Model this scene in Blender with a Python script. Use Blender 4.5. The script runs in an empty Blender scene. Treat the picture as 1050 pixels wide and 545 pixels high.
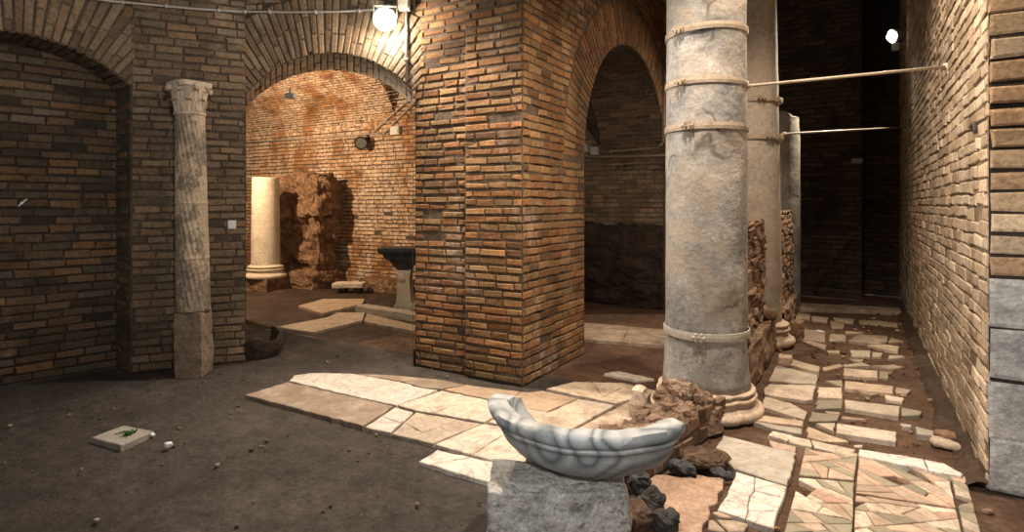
import bpy, bmesh, math, random
import numpy as np
from mathutils import Vector, Matrix, noise

S = bpy.context.scene
COL = S.collection
random.seed(11)
RNG = np.random.default_rng(7)

# ------------------------------------------------------------------ camera, world, lights, exposure
TH = math.radians(30.6)
CT, ST = math.cos(TH), math.sin(TH)
F = 600.0
CX, HY, EYE = 525.0, 210.0, 1.6

cam_d = bpy.data.cameras.new('camera')
cam = bpy.data.objects.new('camera', cam_d); COL.objects.link(cam)
cam.location = (0, 0, EYE); cam.rotation_euler = (math.pi / 2, 0, TH)
cam_d.sensor_width = 36; cam_d.lens = 36 * F / 1050
cam_d.shift_y = -(272.5 - HY) / 1050
cam_d.clip_start = 0.05
S.camera = cam
S.view_settings.view_transform = 'Standard'
S.view_settings.look = 'None'
S.view_settings.exposure = 0.0
S.view_settings.gamma = 1.0
S.view_settings.use_curve_mapping = False

w = bpy.data.worlds.new('world'); S.world = w; w.use_nodes = True
w.node_tree.nodes['Background'].inputs[0].default_value = (1.0, 0.93, 0.86, 1)
w.node_tree.nodes['Background'].inputs[1].default_value = 0.30


def c2w(xc, zc, z=0.0):
    """camera-frame right/forward distances -> world point"""
    return Vector((xc * CT - zc * ST, xc * ST + zc * CT, z))


def fl(px, py, z=0.0):
    """pixel -> world point on the horizontal plane at height z"""
    d = F * (EYE - z) / (py - HY)
    return c2w((px - CX) / F * d, d, z)


def pd(px, py, d):
    """pixel at known forward distance -> world point"""
    return c2w((px - CX) / F * d, d, EYE + (HY - py) / F * d)


def onY(px, py, Y):
    xr = (px - CX) / F
    s = Y / (xr * ST + CT)
    return pd(px, py, s)


def onX(px, py, X):
    xr = (px - CX) / F
    s = X / (xr * CT - ST)
    return pd(px, py, s)


def lamp(kind, name, loc, energy, color, target=None, angle=90, blend=0.5, size=0.06):
    d = bpy.data.lights.new(name, kind); d.energy = energy; d.color = color
    d.shadow_soft_size = size
    o = bpy.data.objects.new(name, d); COL.objects.link(o); o.location = loc
    if kind == 'SPOT':
        d.spot_size = math.radians(angle); d.spot_blend = blend
        o.rotation_euler = (Vector(target) - Vector(loc)).to_track_quat('-Z', 'Y').to_euler()
    return o


lamp('SPOT', 'lamp_paving', (-1.0, 3.1, 4.6), 720, (1, .83, .67), (-1.9, 3.8, 0), 76, .6)
lamp('SPOT', 'lamp_corridor', (-0.35, 4.6, 4.9), 520, (1, .81, .62), (0.35, 5.8, 0.3), 105, .6)
lamp('SPOT', 'fill_pier', (-0.55, 4.0, 4.5), 330, (1, .79, .56), (-2.55, 5.3, 1.3), 64, .7)  # spot added to brighten the pier's right face, no fixture there
lamp('SPOT', 'fill_wall', (-0.9, 3.0, 4.3), 560, (1, .82, .62), (.63, 4.9, 2.5), 56, .8)  # extra spot boosting the near right wall, added without a fixture
lamp('SPOT', 'lamp_column', (-2.2, 2.0, 4.4), 130, (1, .88, .76), (-1.0, 4.7, 2.0), 60, .8)
lamp('SPOT', 'fill_front', (-0.35, 0.2, 2.0), 125, (.97, .98, 1.0), (-1.12, 2.45, 0.3), 38, .8)  # fill added near the camera to brighten basin and block fronts
lamp('SPOT', 'fill_end', (0.25, 0.9, 2.4), 300, (1, .93, .85), (1.05, 4.2, .75), 42, .8)  # camera-side spot put in to lift the right wall's end face
lamp('SPOT', 'fill_left', (-1.6, 1.2, 3.4), 235, (1, .88, .74), (-5.4, 2.9, 2.75), 72, .8)  # added spot lifting the left wall and niche
lamp('SPOT', 'fill_pier_front', (-1.9, 1.5, 3.1), 120, (1, .82, .60), (-3.15, 4.5, 2.1), 50, .8)  # added from the camera side to brighten the pier front
lamp('SPOT', 'fill_passage', (-1.7, 5.6, 2.7), 110, (1, .80, .60), (-3.0, 9.03, 2.1), 56, .8)  # spot set outside the archway, added to light the passage wall
lamp('POINT', 'fill_passage_inner', (-2.95, 6.5, 2.2), 22, (1, .80, .60))  # unseen point added to bring out the passage conduits and boxes
lamp('POINT', 'fill_back_side', (-5.0, 5.55, 2.7), 70, (1, .78, .55))  # unseen point added to light the table and floor around it
lamp('POINT', 'lamp_back_room', (-9.3, 5.55, 3.15), 540, (1, .75, .50))

# ------------------------------------------------------------------ helpers


class MB:
    def __init__(self):
        self.v, self.f, self.m, self.t = [], [], [], []

    def add(self, vs, fs, mi=0, tint=(.5, .5, .5)):
        b = len(self.v)
        self.v.extend([tuple(p) for p in vs])
        for f in fs:
            self.f.append([i + b for i in f]); self.m.append(mi); self.t.append(tint)

    def build(self, name, mats, parent=None, smooth=False, kind=None):
        me = bpy.data.meshes.new(name)
        me.from_pydata(self.v, [], self.f)
        if not isinstance(mats, (list, tuple)):
            mats = [mats]
        for m in mats:
            me.materials.append(m)
        me.polygons.foreach_set('material_index', self.m)
        if smooth:
            me.polygons.foreach_set('use_smooth', [True] * len(self.f))
        a = me.attributes.new('tint', 'FLOAT_COLOR', 'FACE')
        arr = np.ones((len(self.f), 4), dtype=np.float32); arr[:, :3] = np.array(self.t)
        a.data.foreach_set('color', arr.ravel())
        me.update()
        o = bpy.data.objects.new(name, me); COL.objects.link(o)
        if parent:
            o.parent = parent
        if kind:
            o['kind'] = kind
        return o

    # ---- shapes
    def box(self, c, s, mi=0, tint=(.5, .5, .5), rot=None):
        hx, hy, hz = s[0] / 2, s[1] / 2, s[2] / 2
        vs = [Vector((x * hx, y * hy, z * hz)) for x, y, z in
              ((-1, -1, -1), (1, -1, -1), (1, 1, -1), (-1, 1, -1), (-1, -1, 1), (1, -1, 1), (1, 1, 1), (-1, 1, 1))]
        if rot is not None:
            vs = [rot @ p for p in vs]
        vs = [p + Vector(c) for p in vs]
        self.add(vs, [(0, 3, 2, 1), (4, 5, 6, 7), (0, 1, 5, 4), (1, 2, 6, 5), (2, 3, 7, 6), (3, 0, 4, 7)], mi, tint)

    def tube(self, pts, r, n=8, mi=0, tint=(.5, .5, .5)):
        pts = [Vector(p) for p in pts]
        rings, prev = [], None
        for i, p in enumerate(pts):
            a = pts[max(i - 1, 0)]; b = pts[min(i + 1, len(pts) - 1)]
            d = (b - a).normalized()
            if prev is None:
                x = d.orthogonal().normalized()
            else:
                x = (prev - d * prev.dot(d)).normalized()
            prev = x; y = d.cross(x)
            rr = r[i] if isinstance(r, (list, tuple)) else r
            rings.append([p + x * math.cos(2 * math.pi * k / n) * rr + y * math.sin(2 * math.pi * k / n) * rr for k in range(n)])
        vs = [q for R in rings for q in R]; fs = []
        for i in range(len(rings) - 1):
            for k in range(n):
                fs.append((i * n + k, i * n + (k + 1) % n, (i + 1) * n + (k + 1) % n, (i + 1) * n + k))
        fs.append(tuple(reversed(range(n)))); fs.append(tuple(range((len(rings) - 1) * n, len(rings) * n)))
        self.add(vs, fs, mi, tint)

    def lathe(self, prof, n=48, fn=None, center=(0, 0, 0), caps=True, mi=0, tint=(.5, .5, .5)):
        """prof: (r, z); fn(theta, r, z) -> r"""
        c = Vector(center); vs, fs = [], []
        for r, z in prof:
            for k in range(n):
                t = 2 * math.pi * k / n
                rr = fn(t, r, z) if fn else r
                vs.append(c + Vector((rr * math.cos(t), rr * math.sin(t), z)))
        for i in range(len(prof) - 1):
            for k in range(n):
                fs.append((i * n + k, i * n + (k + 1) % n, (i + 1) * n + (k + 1) % n, (i + 1) * n + k))
        if caps:
            fs.append(tuple(reversed(range(n)))); fs.append(tuple(range((len(prof) - 1) * n, len(prof) * n)))
        self.add(vs, fs, mi, tint)

    def grid(self, fn, nu, nv, mi=0, tint=(.5, .5, .5), mask=None):
        vs = [fn(i / nu, j / nv) for j in range(nv + 1) for i in range(nu + 1)]
        fs = []
        for j in range(nv):
            for i in range(nu):
                if mask and not mask((i + .5) / nu, (j + .5) / nv):
                    continue
                a = j * (nu + 1) + i
                fs.append((a, a + 1, a + nu + 2, a + nu + 1))
        self.add(vs, fs, mi, tint)


def brick_field(mb, f, ur, vr, L, H, gap, mask=None, mi=1, prot=.012, jit=.004, ch=.007, miss=0.0, seed=0, lj=.25, gapu=None, tcls=.5):
    """individually laid bricks on the surface f(u, v, d); courses along v"""
    rg = np.random.default_rng(seed + 100)
    u0, u1 = ur; v = vr[0]
    gapu = gapu or gap * .7
    while v < vr[1] - H * .4:
        h = H * rg.uniform(.93, 1.07)
        v0, v1 = v + gap / 2, min(v + h - gap / 2, vr[1])
        us = np.arange(u0, u1 + .0051, .01)
        ok = np.ones(len(us), bool)
        if mask is not None:
            ok = mask(us, np.full(len(us), v0)) & mask(us, np.full(len(us), v1))
        i = 0
        while i < len(us):
            if not ok[i]:
                i += 1; continue
            j = i
            while j + 1 < len(us) and ok[j + 1]:
                j += 1
            a, b = us[i], us[j]
            p = a - rg.uniform(0, L * .8)
            while p < b:
                ln = L * rg.uniform(1 - lj, 1 + lj)
                x0, x1 = max(p, a), min(p + ln, b)
                p += ln
                x0 += gapu / 2; x1 -= gapu / 2
                if x1 - x0 < .025 or rg.random() < miss:
                    continue
                d = prot * rg.uniform(.45, 1.35)
                wav = rg.normal(0, jit * .5)
                j8 = rg.normal(0, jit, (4, 2))
                tl = rg.normal(0, prot * .18, 4)
                co = [(x0, v0), (x1, v0), (x1, v1), (x0, v1)]
                sg = [(1, 1), (-1, 1), (-1, -1), (1, -1)]
                c_ = min(ch, (x1 - x0) * .3, (v1 - v0) * .3)
                base, mid, top = [], [], []
                for k in range(4):
                    uu, vv = co[k][0] + j8[k, 0], co[k][1] + j8[k, 1] + wav
                    base.append(f(uu, vv, -.004)); mid.append(f(uu, vv, d * .62 + tl[k]))
                    cc = c_ * rg.uniform(.6, 1.6)
                    top.append(f(uu + sg[k][0] * cc, vv + sg[k][1] * cc, d + tl[k]))
                fs = [(8, 9, 10, 11)]
                for k in range(4):
                    n = (k + 1) % 4
                    fs.append((k, n, n + 4, k + 4)); fs.append((k + 4, n + 4, n + 8, k + 8))
                mb.add(base + mid + top, fs, mi, (rg.random(), rg.random(), tcls))
            i = j + 1
        v += h


def plane_f(P, u, n):
    P, u, n = np.array(P, float), np.array(u, float), np.array(n, float)
    zz = np.array((0, 0, 1.0))
    return lambda a, b, d: tuple(P + u * a + zz * b + n * d)


class Arch:
    def __init__(s, uc, w, spring, rise, ring):
        s.uc, s.w, s.sp, s.rise, s.ring = uc, w, spring, rise, ring
        s.R = (w * w + rise * rise) / (2 * rise); s.zc = spring + rise - s.R
        s.al = math.asin(min(1, w / s.R))

    def blocked(s, u, v):
        du = np.abs(u - s.uc); r = np.hypot(du, v - s.zc)
        op = (du < s.w + .008) & (v < s.sp)
        up = (v > s.zc) & (r < s.R + s.ring) & (du <= (v - s.zc) * math.tan(min(s.al, 1.5705)) + .01) & (v >= s.sp - .3)
        return op | up

    def curve(s, n=40):
        return [(s.uc + s.R * math.sin(a), s.zc + s.R * math.cos(a)) for a in np.linspace(-s.al, s.al, n + 1)]


def wall_panel(mb, P, u, n, W, z1, H=.075, L=.24, gap=.02, arch=None, zb=None, seed=0, mi=(0, 1), z0=0.0, prot=.012, vec=None, ringL=.30, miss=.01, mask=None, jit=.004, soff_mi=None, lj=.25, ch=.006):
    """mortar sheet with an optional arch, brick courses, the ring of arch bricks, and the soffit"""
    P = Vector(P); u = Vector(u).normalized(); n = Vector(n).normalized()
    f = plane_f(P, u, n)
    zb = zb or z1
    if arch:
        cv = arch.curve(40)
        segs = [(0, z0), (arch.uc - arch.w, z0)] if arch.uc - arch.w > .001 else []
        pts = ([(0., z0), (cv[0][0], z0)] if cv[0][0] > .001 else []) + cv + ([(cv[-1][0], z0), (W, z0)] if W - cv[-1][0] > .001 else [])
        for (a, za), (b, zb_) in zip(pts[:-1], pts[1:]):
            if abs(a - b) < 1e-6:
                continue
            mb.add([f(a, za, 0), f(b, zb_, 0), f(b, z1, 0), f(a, z1, 0)], [(0, 1, 2, 3)], mi[0])
        m = lambda uu, vv: ~arch.blocked(uu, vv) & (mask(uu, vv) if mask else True)
        # ring of voussoirs: along the arc = courses, radial = brick length
        def fr(r, s_, d):
            a = -arch.al + s_ / arch.R
            return f(arch.uc + (arch.R + r) * math.sin(a), arch.zc + (arch.R + r) * math.cos(a), d)
        brick_field(mb, fr, (0, arch.ring), (0, 2 * arch.al * arch.R), ringL, .062, .014, None, mi[1], prot * .8, jit * .7, seed=seed + 5, lj=.45, tcls=.8)
        if vec:
            va, vb = Vector(vec[0]), Vector(vec[1])
            full = [(cv[0][0], z0)] + cv + [(cv[-1][0], z0)]
            vv_at = lambda x: va.lerp(vb, (x - cv[0][0]) / (cv[-1][0] - cv[0][0]))
            for (a, za), (b, zb_) in zip(full[:-1], full[1:]):
                p, q = Vector(f(a, za, 0)), Vector(f(b, zb_, 0))
                mb.add([p, p + vv_at(a), q + vv_at(b), q], [(0, 1, 2, 3)], mi[0])
            def fs(t, s_, d):
                a = -arch.al + s_ / arch.R
                x, z = arch.uc + (arch.R - d) * math.sin(a), arch.zc + (arch.R - d) * math.cos(a)
                return tuple(Vector(f(x, z, 0)) + vv_at(min(max(x, cv[0][0]), cv[-1][0])) * t)
            dl = va.length
            brick_field(mb, fs, (0, 1), (0, 2 * arch.al * arch.R), .28 / dl, .07, .016, None, soff_mi or mi[1], .008, .003, ch=.005, seed=seed + 9, gapu=.012 / dl)
    else:
        mb.add([f(0, z0, 0), f(W, z0, 0), f(W, z1, 0), f(0, z1, 0)], [(0, 1, 2, 3)], mi[0])
        m = mask
    brick_field(mb, f, (0, W), (z0, zb), L, H, gap, m, mi[1], prot, jit, ch, seed=seed, miss=miss, lj=lj)


# ------------------------------------------------------------------ materials
class NT:
    def __init__(s, name):
        s.mat = bpy.data.materials.new(name); s.mat.use_nodes = True
        s.t = s.mat.node_tree; s.b = s.t.nodes['Principled BSDF']
        s.pos = s.n('ShaderNodeNewGeometry').outputs['Position']

    def n(s, typ, **kw):
        nd = s.t.nodes.new(typ)
        for k, v in kw.items():
            setattr(nd, k, v)
        return nd

    def l(s, a, b):
        s.t.links.new(a, b)

    def mapping(s, scale, src=None):
        m = s.n('ShaderNodeMapping'); m.inputs['Scale'].default_value = scale
        s.l(src or s.pos, m.inputs['Vector']); return m.outputs[0]

    def noise(s, scale, detail=4, rough=.6, vec=None, dist=0.0):
        nd = s.n('ShaderNodeTexNoise'); nd.inputs['Scale'].default_value = scale
        nd.inputs['Detail'].default_value = detail; nd.inputs['Roughness'].default_value = rough
        nd.inputs['Distortion'].default_value = dist
        s.l(vec or s.pos, nd.inputs['Vector']); return nd.outputs['Fac']

    def ramp(s, fac, stops, interp='LINEAR'):
        r = s.n('ShaderNodeValToRGB'); r.color_ramp.interpolation = interp
        e = r.color_ramp.elements
        while len(e) < len(stops):
            e.new(.5)
        for el, (p, c) in zip(e, stops):
            el.position = p
            el.color = (c, c, c, 1) if isinstance(c, (int, float)) else (*c, 1)
        s.l(fac, r.inputs[0]); return r.outputs[0]

    def mix(s, fac, a, b, mode='MIX'):
        m = s.n('ShaderNodeMix', data_type='RGBA', blend_type=mode)
        for sock, val in ((m.inputs[0], fac), (m.inputs[6], a), (m.inputs[7], b)):
            if hasattr(val, 'is_output'):
                s.l(val, sock)
            elif isinstance(val, (int, float)):
                sock.default_value = val if sock == m.inputs[0] else (val, val, val, 1)
            else:
                sock.default_value = (*val, 1)
        return m.outputs[2]

    def math(s, op, a, b=0.0):
        m = s.n('ShaderNodeMath', operation=op)
        for i, val in ((0, a), (1, b)):
            if hasattr(val, 'is_output'):
                s.l(val, m.inputs[i])
            else:
                m.inputs[i].default_value = val
        return m.outputs[0]

    def done(s, col, rough=.9, bump=None, bs=.4, bd=.01, spec=.25):
        if hasattr(col, 'is_output'):
            s.l(col, s.b.inputs['Base Color'])
        else:
            s.b.inputs['Base Color'].default_value = (*col, 1)
        if hasattr(rough, 'is_output'):
            s.l(rough, s.b.inputs['Roughness'])
        else:
            s.b.inputs['Roughness'].default_value = rough
        s.b.inputs['Specular IOR Level'].default_value = spec
        if bump is not None:
            b = s.n('ShaderNodeBump'); b.inputs['Strength'].default_value = bs; b.inputs['Distance'].default_value = bd
            s.l(bump, b.inputs['Height']); s.l(b.outputs[0], s.b.inputs['Normal'])
        return s.mat


def brick_mat(name, pal, white=.5, soot=.45, wcol=(.52, .47, .40), scol=(.028, .025, .022), gain=1.0):
    """pal: colours a brick may have; white: share of pale lime bloom; soot: share of black crust"""
    t = NT(name)
    at = t.n('ShaderNodeAttribute', attribute_name='tint')
    sp = t.n('ShaderNodeSeparateColor'); t.l(at.outputs['Color'], sp.inputs[0])
    k = len(pal)
    base = t.ramp(sp.outputs[0], [(i / k, tuple(x * gain for x in c)) for i, c in enumerate(pal)], 'CONSTANT')
    br = t.ramp(sp.outputs[1], [(0, .72), (1, 1.18)])
    c = t.mix(1.0, base, br, 'MULTIPLY')
    fine = t.noise(38, 6, .7)
    c = t.mix(1.0, c, t.ramp(fine, [(.28, .45), (.5, .95), (.75, 1.35)]), 'MULTIPLY')
    big = t.noise(1.1, 5, .65)
    c = t.mix(1.0, c, t.ramp(big, [(.3, .72), (.65, 1.15)]), 'MULTIPLY')
    wn = t.noise(1.0, 7, .68, t.mapping((1.7, 1.7, .75)))
    wm = t.ramp(wn, [(1 - white - .03, 0.0), (1 - white + .1, 1.0)])
    wf = t.ramp(t.noise(17, 6, .75), [(.38, 0.0), (.62, .8)])
    c = t.mix(t.mix(1.0, wm, wf, 'MULTIPLY'), c, wcol)
    sn = t.noise(.9, 6, .7, t.mapping((1.2, 1.2, 1.0)))
    sm = t.ramp(sn, [(1 - soot - .05, 0.0), (1 - soot + .12, .88)])
    sm2 = t.ramp(t.noise(9, 6, .75), [(.3, .25), (.6, 1.0)])
    c = t.mix(t.mix(1.0, sm, sm2, 'MULTIPLY'), c, scol)
    return t.done(c, .92, t.math('ADD', t.noise(55, 6, .7), t.math('MULTIPLY', t.noise(14, 4, .6), 1.2)), .6, .008, .2)


def plain_noise_mat(name, cols, scale=8, detail=8, bump_scale=30, bs=.5, bd=.01, rough=.9, spec=.25, extra=None):
    t = NT(name)
    k = len(cols)
    c = t.ramp(t.noise(scale, detail, .68, dist=.3), [(.28 + .44 * i / (k - 1), col) for i, col in enumerate(cols)])
    c = t.mix(1.0, c, t.ramp(t.noise(scale * 7, 6, .7), [(.3, .65), (.7, 1.25)]), 'MULTIPLY')
    if extra:
        c = extra(t, c)
    return t.done(c, rough, t.math('ADD', t.noise(bump_scale, 8, .7), t.math('MULTIPLY', t.noise(bump_scale * .25, 4), 2)), bs, bd, spec)


P_PIER = [(.25, .142, .068), (.285, .138, .06), (.31, .17, .078), (.225, .108, .052), (.30, .185, .092), (.26, .122, .055), (.23, .142, .07), (.16, .09, .05)]
P_DULL = [(.185, .138, .092), (.205, .146, .095), (.165, .12, .08), (.225, .15, .093), (.20, .155, .11), (.15, .112, .078)]
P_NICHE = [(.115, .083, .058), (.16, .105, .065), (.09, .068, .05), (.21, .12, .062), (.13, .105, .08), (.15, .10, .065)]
P_RIGHT = [(.46, .36, .26), (.52, .40, .29), (.42, .31, .215), (.48, .375, .28), (.38, .28, .19), (.56, .455, .345)]
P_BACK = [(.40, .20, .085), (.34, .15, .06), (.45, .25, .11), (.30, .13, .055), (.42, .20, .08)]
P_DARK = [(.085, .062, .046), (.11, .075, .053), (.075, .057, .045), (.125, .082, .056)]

M = {}
M['mortar_warm'] = plain_noise_mat('mortar_warm', [(.05, .036, .026), (.10, .072, .05), (.17, .13, .095)], 5, bump_scale=60)
M['mortar_dull'] = plain_noise_mat('mortar_dull', [(.04, .032, .026), (.075, .058, .044), (.13, .105, .08)], 4, bump_scale=60)
M['mortar_pale'] = plain_noise_mat('mortar_pale', [(.12, .085, .06), (.22, .165, .115), (.33, .26, .19)], 6, bump_scale=60)
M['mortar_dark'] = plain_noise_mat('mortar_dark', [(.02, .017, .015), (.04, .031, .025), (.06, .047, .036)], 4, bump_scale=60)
M['brick_pier'] = brick_mat('brick_pier', P_PIER, .40, .36)
M['brick_dull'] = brick_mat('brick_dull', P_DULL, .42, .40, (.36, .30, .23))
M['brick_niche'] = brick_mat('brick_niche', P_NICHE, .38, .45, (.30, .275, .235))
M['brick_right'] = brick_mat('brick_right', P_RIGHT, .47, .40, (.62, .55, .45), (.16, .125, .095))
M['brick_back'] = brick_mat('brick_back', P_BACK, .56, .20, (.82, .70, .54))
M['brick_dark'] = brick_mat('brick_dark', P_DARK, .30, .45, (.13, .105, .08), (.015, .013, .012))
M['brick_arch'] = brick_mat('brick_arch', [(.24, .165, .105), (.27, .185, .115), (.21, .145, .09), (.25, .18, .12)], .46, .28, (.40, .33, .25))
M['block_end'] = brick_mat('block_end', [(.46, .33, .21), (.40, .27, .165), (.50, .38, .26), (.38, .25, .15)], .35, .25, (.52, .47, .40), (.08, .06, .05))
M['block_grey'] = plain_noise_mat('block_grey', [(.26, .255, .25), (.42, .415, .405), (.56, .55, .535)], 4, bump_scale=22, bs=.8, bd=.02)

# soils
def soil(name, a, b, c, pale, amt):
    t = NT(name)
    col = t.ramp(t.noise(1.6, 8, .65, dist=.4), [(.3, a), (.5, b), (.7, c)])
    col = t.mix(1.0, col, t.ramp(t.noise(26, 7, .7), [(.3, .55), (.55, 1.0), (.78, 1.45)]), 'MULTIPLY')
    col = t.mix(1.0, col, t.ramp(t.noise(7, 8, .72), [(.32, .68), (.5, 1.0), (.7, 1.3)]), 'MULTIPLY')
    pm = t.ramp(t.noise(3.4, 9, .78), [(1 - amt, 0.0), (1 - amt + .08, .65)])
    col = t.mix(pm, col, pale)
    v = t.n('ShaderNodeTexVoronoi'); v.inputs['Scale'].default_value = 34; t.l(t.pos, v.inputs['Vector'])
    v2 = t.ramp(v.outputs['Distance'], [(.05, 1.0), (.13, 0.0)])
    sel = t.ramp(t.noise(9, 3), [(.58, 0.0), (.66, .8)])
    col = t.mix(t.mix(1.0, v2, sel, 'MULTIPLY'), col, pale)
    return t.done(col, t.ramp(t.noise(2, 4), [(.35, .62), (.65, .95)]), t.math('ADD', t.noise(30, 9, .75), t.math('MULTIPLY', t.noise(6, 5), 2.2)), .9, .03, .3)


M['soil_grey'] = soil('soil_grey', (.048, .039, .033), (.074, .061, .052), (.105, .088, .075), (.23, .185, .145), .36)
M['soil_warm'] = soil('soil_warm', (.088, .046, .026), (.135, .075, .045), (.19, .112, .068), (.33, .22, .14), .34)
M['soil_dark'] = soil('soil_dark', (.042, .025, .016), (.068, .041, .026), (.10, .062, .038), (.17, .11, .07), .36)


M['soil_bank'] = soil('soil_bank', (.055, .034, .022), (.085, .052, .033), (.12, .075, .048), (.2, .13, .085), .34)


def marble(name, cols, vein=(.30, .22, .16), dirt=(.27, .18, .12), amt=.42, vs=3.0):
    t = NT(name)
    at = t.n('ShaderNodeAttribute', attribute_name='tint')
    sp = t.n('ShaderNodeSeparateColor'); t.l(at.outputs['Color'], sp.inputs[0])
    k = len(cols)
    c = t.ramp(sp.outputs[0], [(i / k, col) for i, col in enumerate(cols)], 'CONSTANT')
    c = t.mix(1.0, c, t.ramp(sp.outputs[1], [(0, .78), (1, 1.12)]), 'MULTIPLY')
    c = t.mix(1.0, c, t.ramp(t.noise(7, 8, .7, dist=.8), [(.3, .72), (.7, 1.15)]), 'MULTIPLY')
    vn = t.noise(vs, 6, .6, dist=2.2)
    vm = t.ramp(vn, [(.465, 0.0), (.5, .7), (.535, 0.0)])
    c = t.mix(vm, c, vein)
    dm = t.ramp(t.noise(4.5, 10, .78), [(1 - amt - .06, 0.0), (1 - amt + .12, .85)])
    c = t.mix(dm, c, dirt)
    return t.done(c, .62, t.math('ADD', t.noise(40, 6, .7), t.math('MULTIPLY', t.noise(9, 4), 1.5)), .3, .008, .35)


M['slab_cream'] = marble('slab_cream', [(.60, .50, .40), (.55, .455, .36), (.58, .50, .41), (.64, .55, .45)])
M['slab_dirty'] = marble('slab_dirty', [(.50, .40, .31), (.46, .365, .28), (.54, .43, .33)], dirt=(.21, .15, .105), amt=.56)
M['slab_white'] = marble('slab_white', [(.63, .575, .51), (.59, .535, .47), (.65, .60, .54)], amt=.36)
M['slab_grey'] = marble('slab_grey', [(.42, .38, .32), (.46, .40, .33)], amt=.38)
M['slab_mixed'] = marble('slab_mixed', [(.55, .40, .29), (.30, .28, .20), (.62, .52, .42), (.58, .37, .27), (.38, .33, .24), (.64, .50, .38), (.56, .42, .32), (.26, .24, .18)], vs=5, amt=.45)
M['slab_warm'] = marble('slab_warm', [(.56, .42, .30), (.50, .365, .25), (.60, .475, .355), (.46, .35, .25)], amt=.44)
M['bed_pink'] = plain_noise_mat('bed_pink', [(.30, .19, .125), (.46, .31, .22), (.54, .39, .29)], 9, bump_scale=40, bs=.8, bd=.02)


def crack_mask(t, c, col=(.10, .07, .05), sc=.8):
    v = t.n('ShaderNodeTexVoronoi', feature='DISTANCE_TO_EDGE'); v.inputs['Scale'].default_value = sc
    nz = t.n('ShaderNodeTexNoise'); nz.inputs['Scale'].default_value = 4; t.l(t.pos, nz.inputs['Vector'])
    ad = t.n('ShaderNodeMix', data_type='RGBA', blend_type='ADD'); ad.inputs[0].default_value = .35
    t.l(t.pos, ad.inputs[6]); t.l(nz.outputs['Color'], ad.inputs[7]); t.l(ad.outputs[2], v.inputs['Vector'])
    m = t.ramp(v.outputs['Distance'], [(.004, 1.0), (.016, 0.0)])
    m = t.mix(1.0, m, t.ramp(t.noise(1.9, 2), [(.54, 0.0), (.64, .8)]), 'MULTIPLY')
    return t.mix(m, c, col)


def granite(name, lo, mid, hi, rust):
    def ex(t, c):
        sc = t.ramp(t.noise(1.7, 8, .72, dist=.5), [(.46, 0.0), (.58, .7)])
        c = t.mix(sc, c, rust)
        sp = t.ramp(t.noise(70, 3, .6), [(.35, .88), (.6, 1.06)])
        c = t.mix(1.0, c, sp, 'MULTIPLY')
        return crack_mask(t, c)
    return plain_noise_mat(name, [lo, mid, hi], 3.6, 10, 20, .45, .012, .75, .3, ex)


M['granite'] = granite('granite', (.12, .122, .125), (.29, .285, .275), (.46, .445, .42), (.38, .32, .255))
M['granite_tan'] = granite('granite_tan', (.28, .25, .215), (.38, .335, .285), (.46, .41, .35), (.42, .34, .26))
M['marble_base'] = plain_noise_mat('marble_base', [(.40, .30, .22), (.56, .44, .33), (.64, .53, .42)], 9, 8, 35, .4, .01, .7)
M['marble_warm'] = plain_noise_mat('marble_warm', [(.50, .40, .28), (.66, .55, .41), (.74, .64, .50)], 5, 8, 30, .3, .008, .7)
M['rubble'] = plain_noise_mat('rubble', [(.09, .055, .037), (.22, .14, .092), (.34, .235, .165), (.48, .37, .28)], 11, 10, 26, 1.0, .03, .95)
M['rubble_back'] = plain_noise_mat('rubble_back', [(.08, .044, .026), (.20, .11, .06), (.31, .18, .10), (.48, .33, .21)], 6, 10, 16, 1.0, .05, .95)
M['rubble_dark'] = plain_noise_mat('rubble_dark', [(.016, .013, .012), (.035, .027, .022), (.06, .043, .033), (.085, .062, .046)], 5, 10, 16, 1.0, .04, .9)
M['kerb_brick'] = brick_mat('kerb_brick', [(.22, .12, .07), (.17, .098, .06), (.26, .155, .095), (.24, .15, .10), (.30, .21, .15)], .40, .40, (.42, .31, .22))
M['iron_tan'] = plain_noise_mat('iron_tan', [(.22, .165, .12), (.36, .29, .22), (.44, .37, .29)], 14, 6, 60, .3, .004, .6)
M['iron_pale'] = plain_noise_mat('iron_pale', [(.34, .31, .26), (.46, .43, .37), (.52, .48, .42)], 10, 6, 60, .2, .003, .5)
M['steel'] = plain_noise_mat('steel', [(.42, .36, .29), (.55, .48, .40)], 12, 4, 60, .1, .002, .45)
M['dark_stone'] = plain_noise_mat('dark_stone', [(.022, .022, .026), (.05, .046, .044), (.10, .082, .068)], 8, 8, 24, .8, .02, .75)
M['black_stone'] = plain_noise_mat('black_stone', [(.018, .02, .024), (.04, .043, .048), (.085, .085, .085)], 9, 8, 24, .4, .01, .6)
M['brown_stone'] = plain_noise_mat('brown_stone', [(.045, .03, .022), (.10, .062, .04), (.17, .105, .065)], 8, 8, 24, .8, .02, .85)
def pits(t, c):
    c = t.mix(t.ramp(t.noise(13, 9, .75, dist=.6), [(.56, 0.0), (.64, .8)]), c, (.085, .08, .066))
    return t.mix(t.ramp(t.noise(5, 8, .75, t.mapping((1.6, 1.6, 1.0))), [(.54, 0.0), (.62, .6)]), c, (.19, .185, .14))


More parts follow.
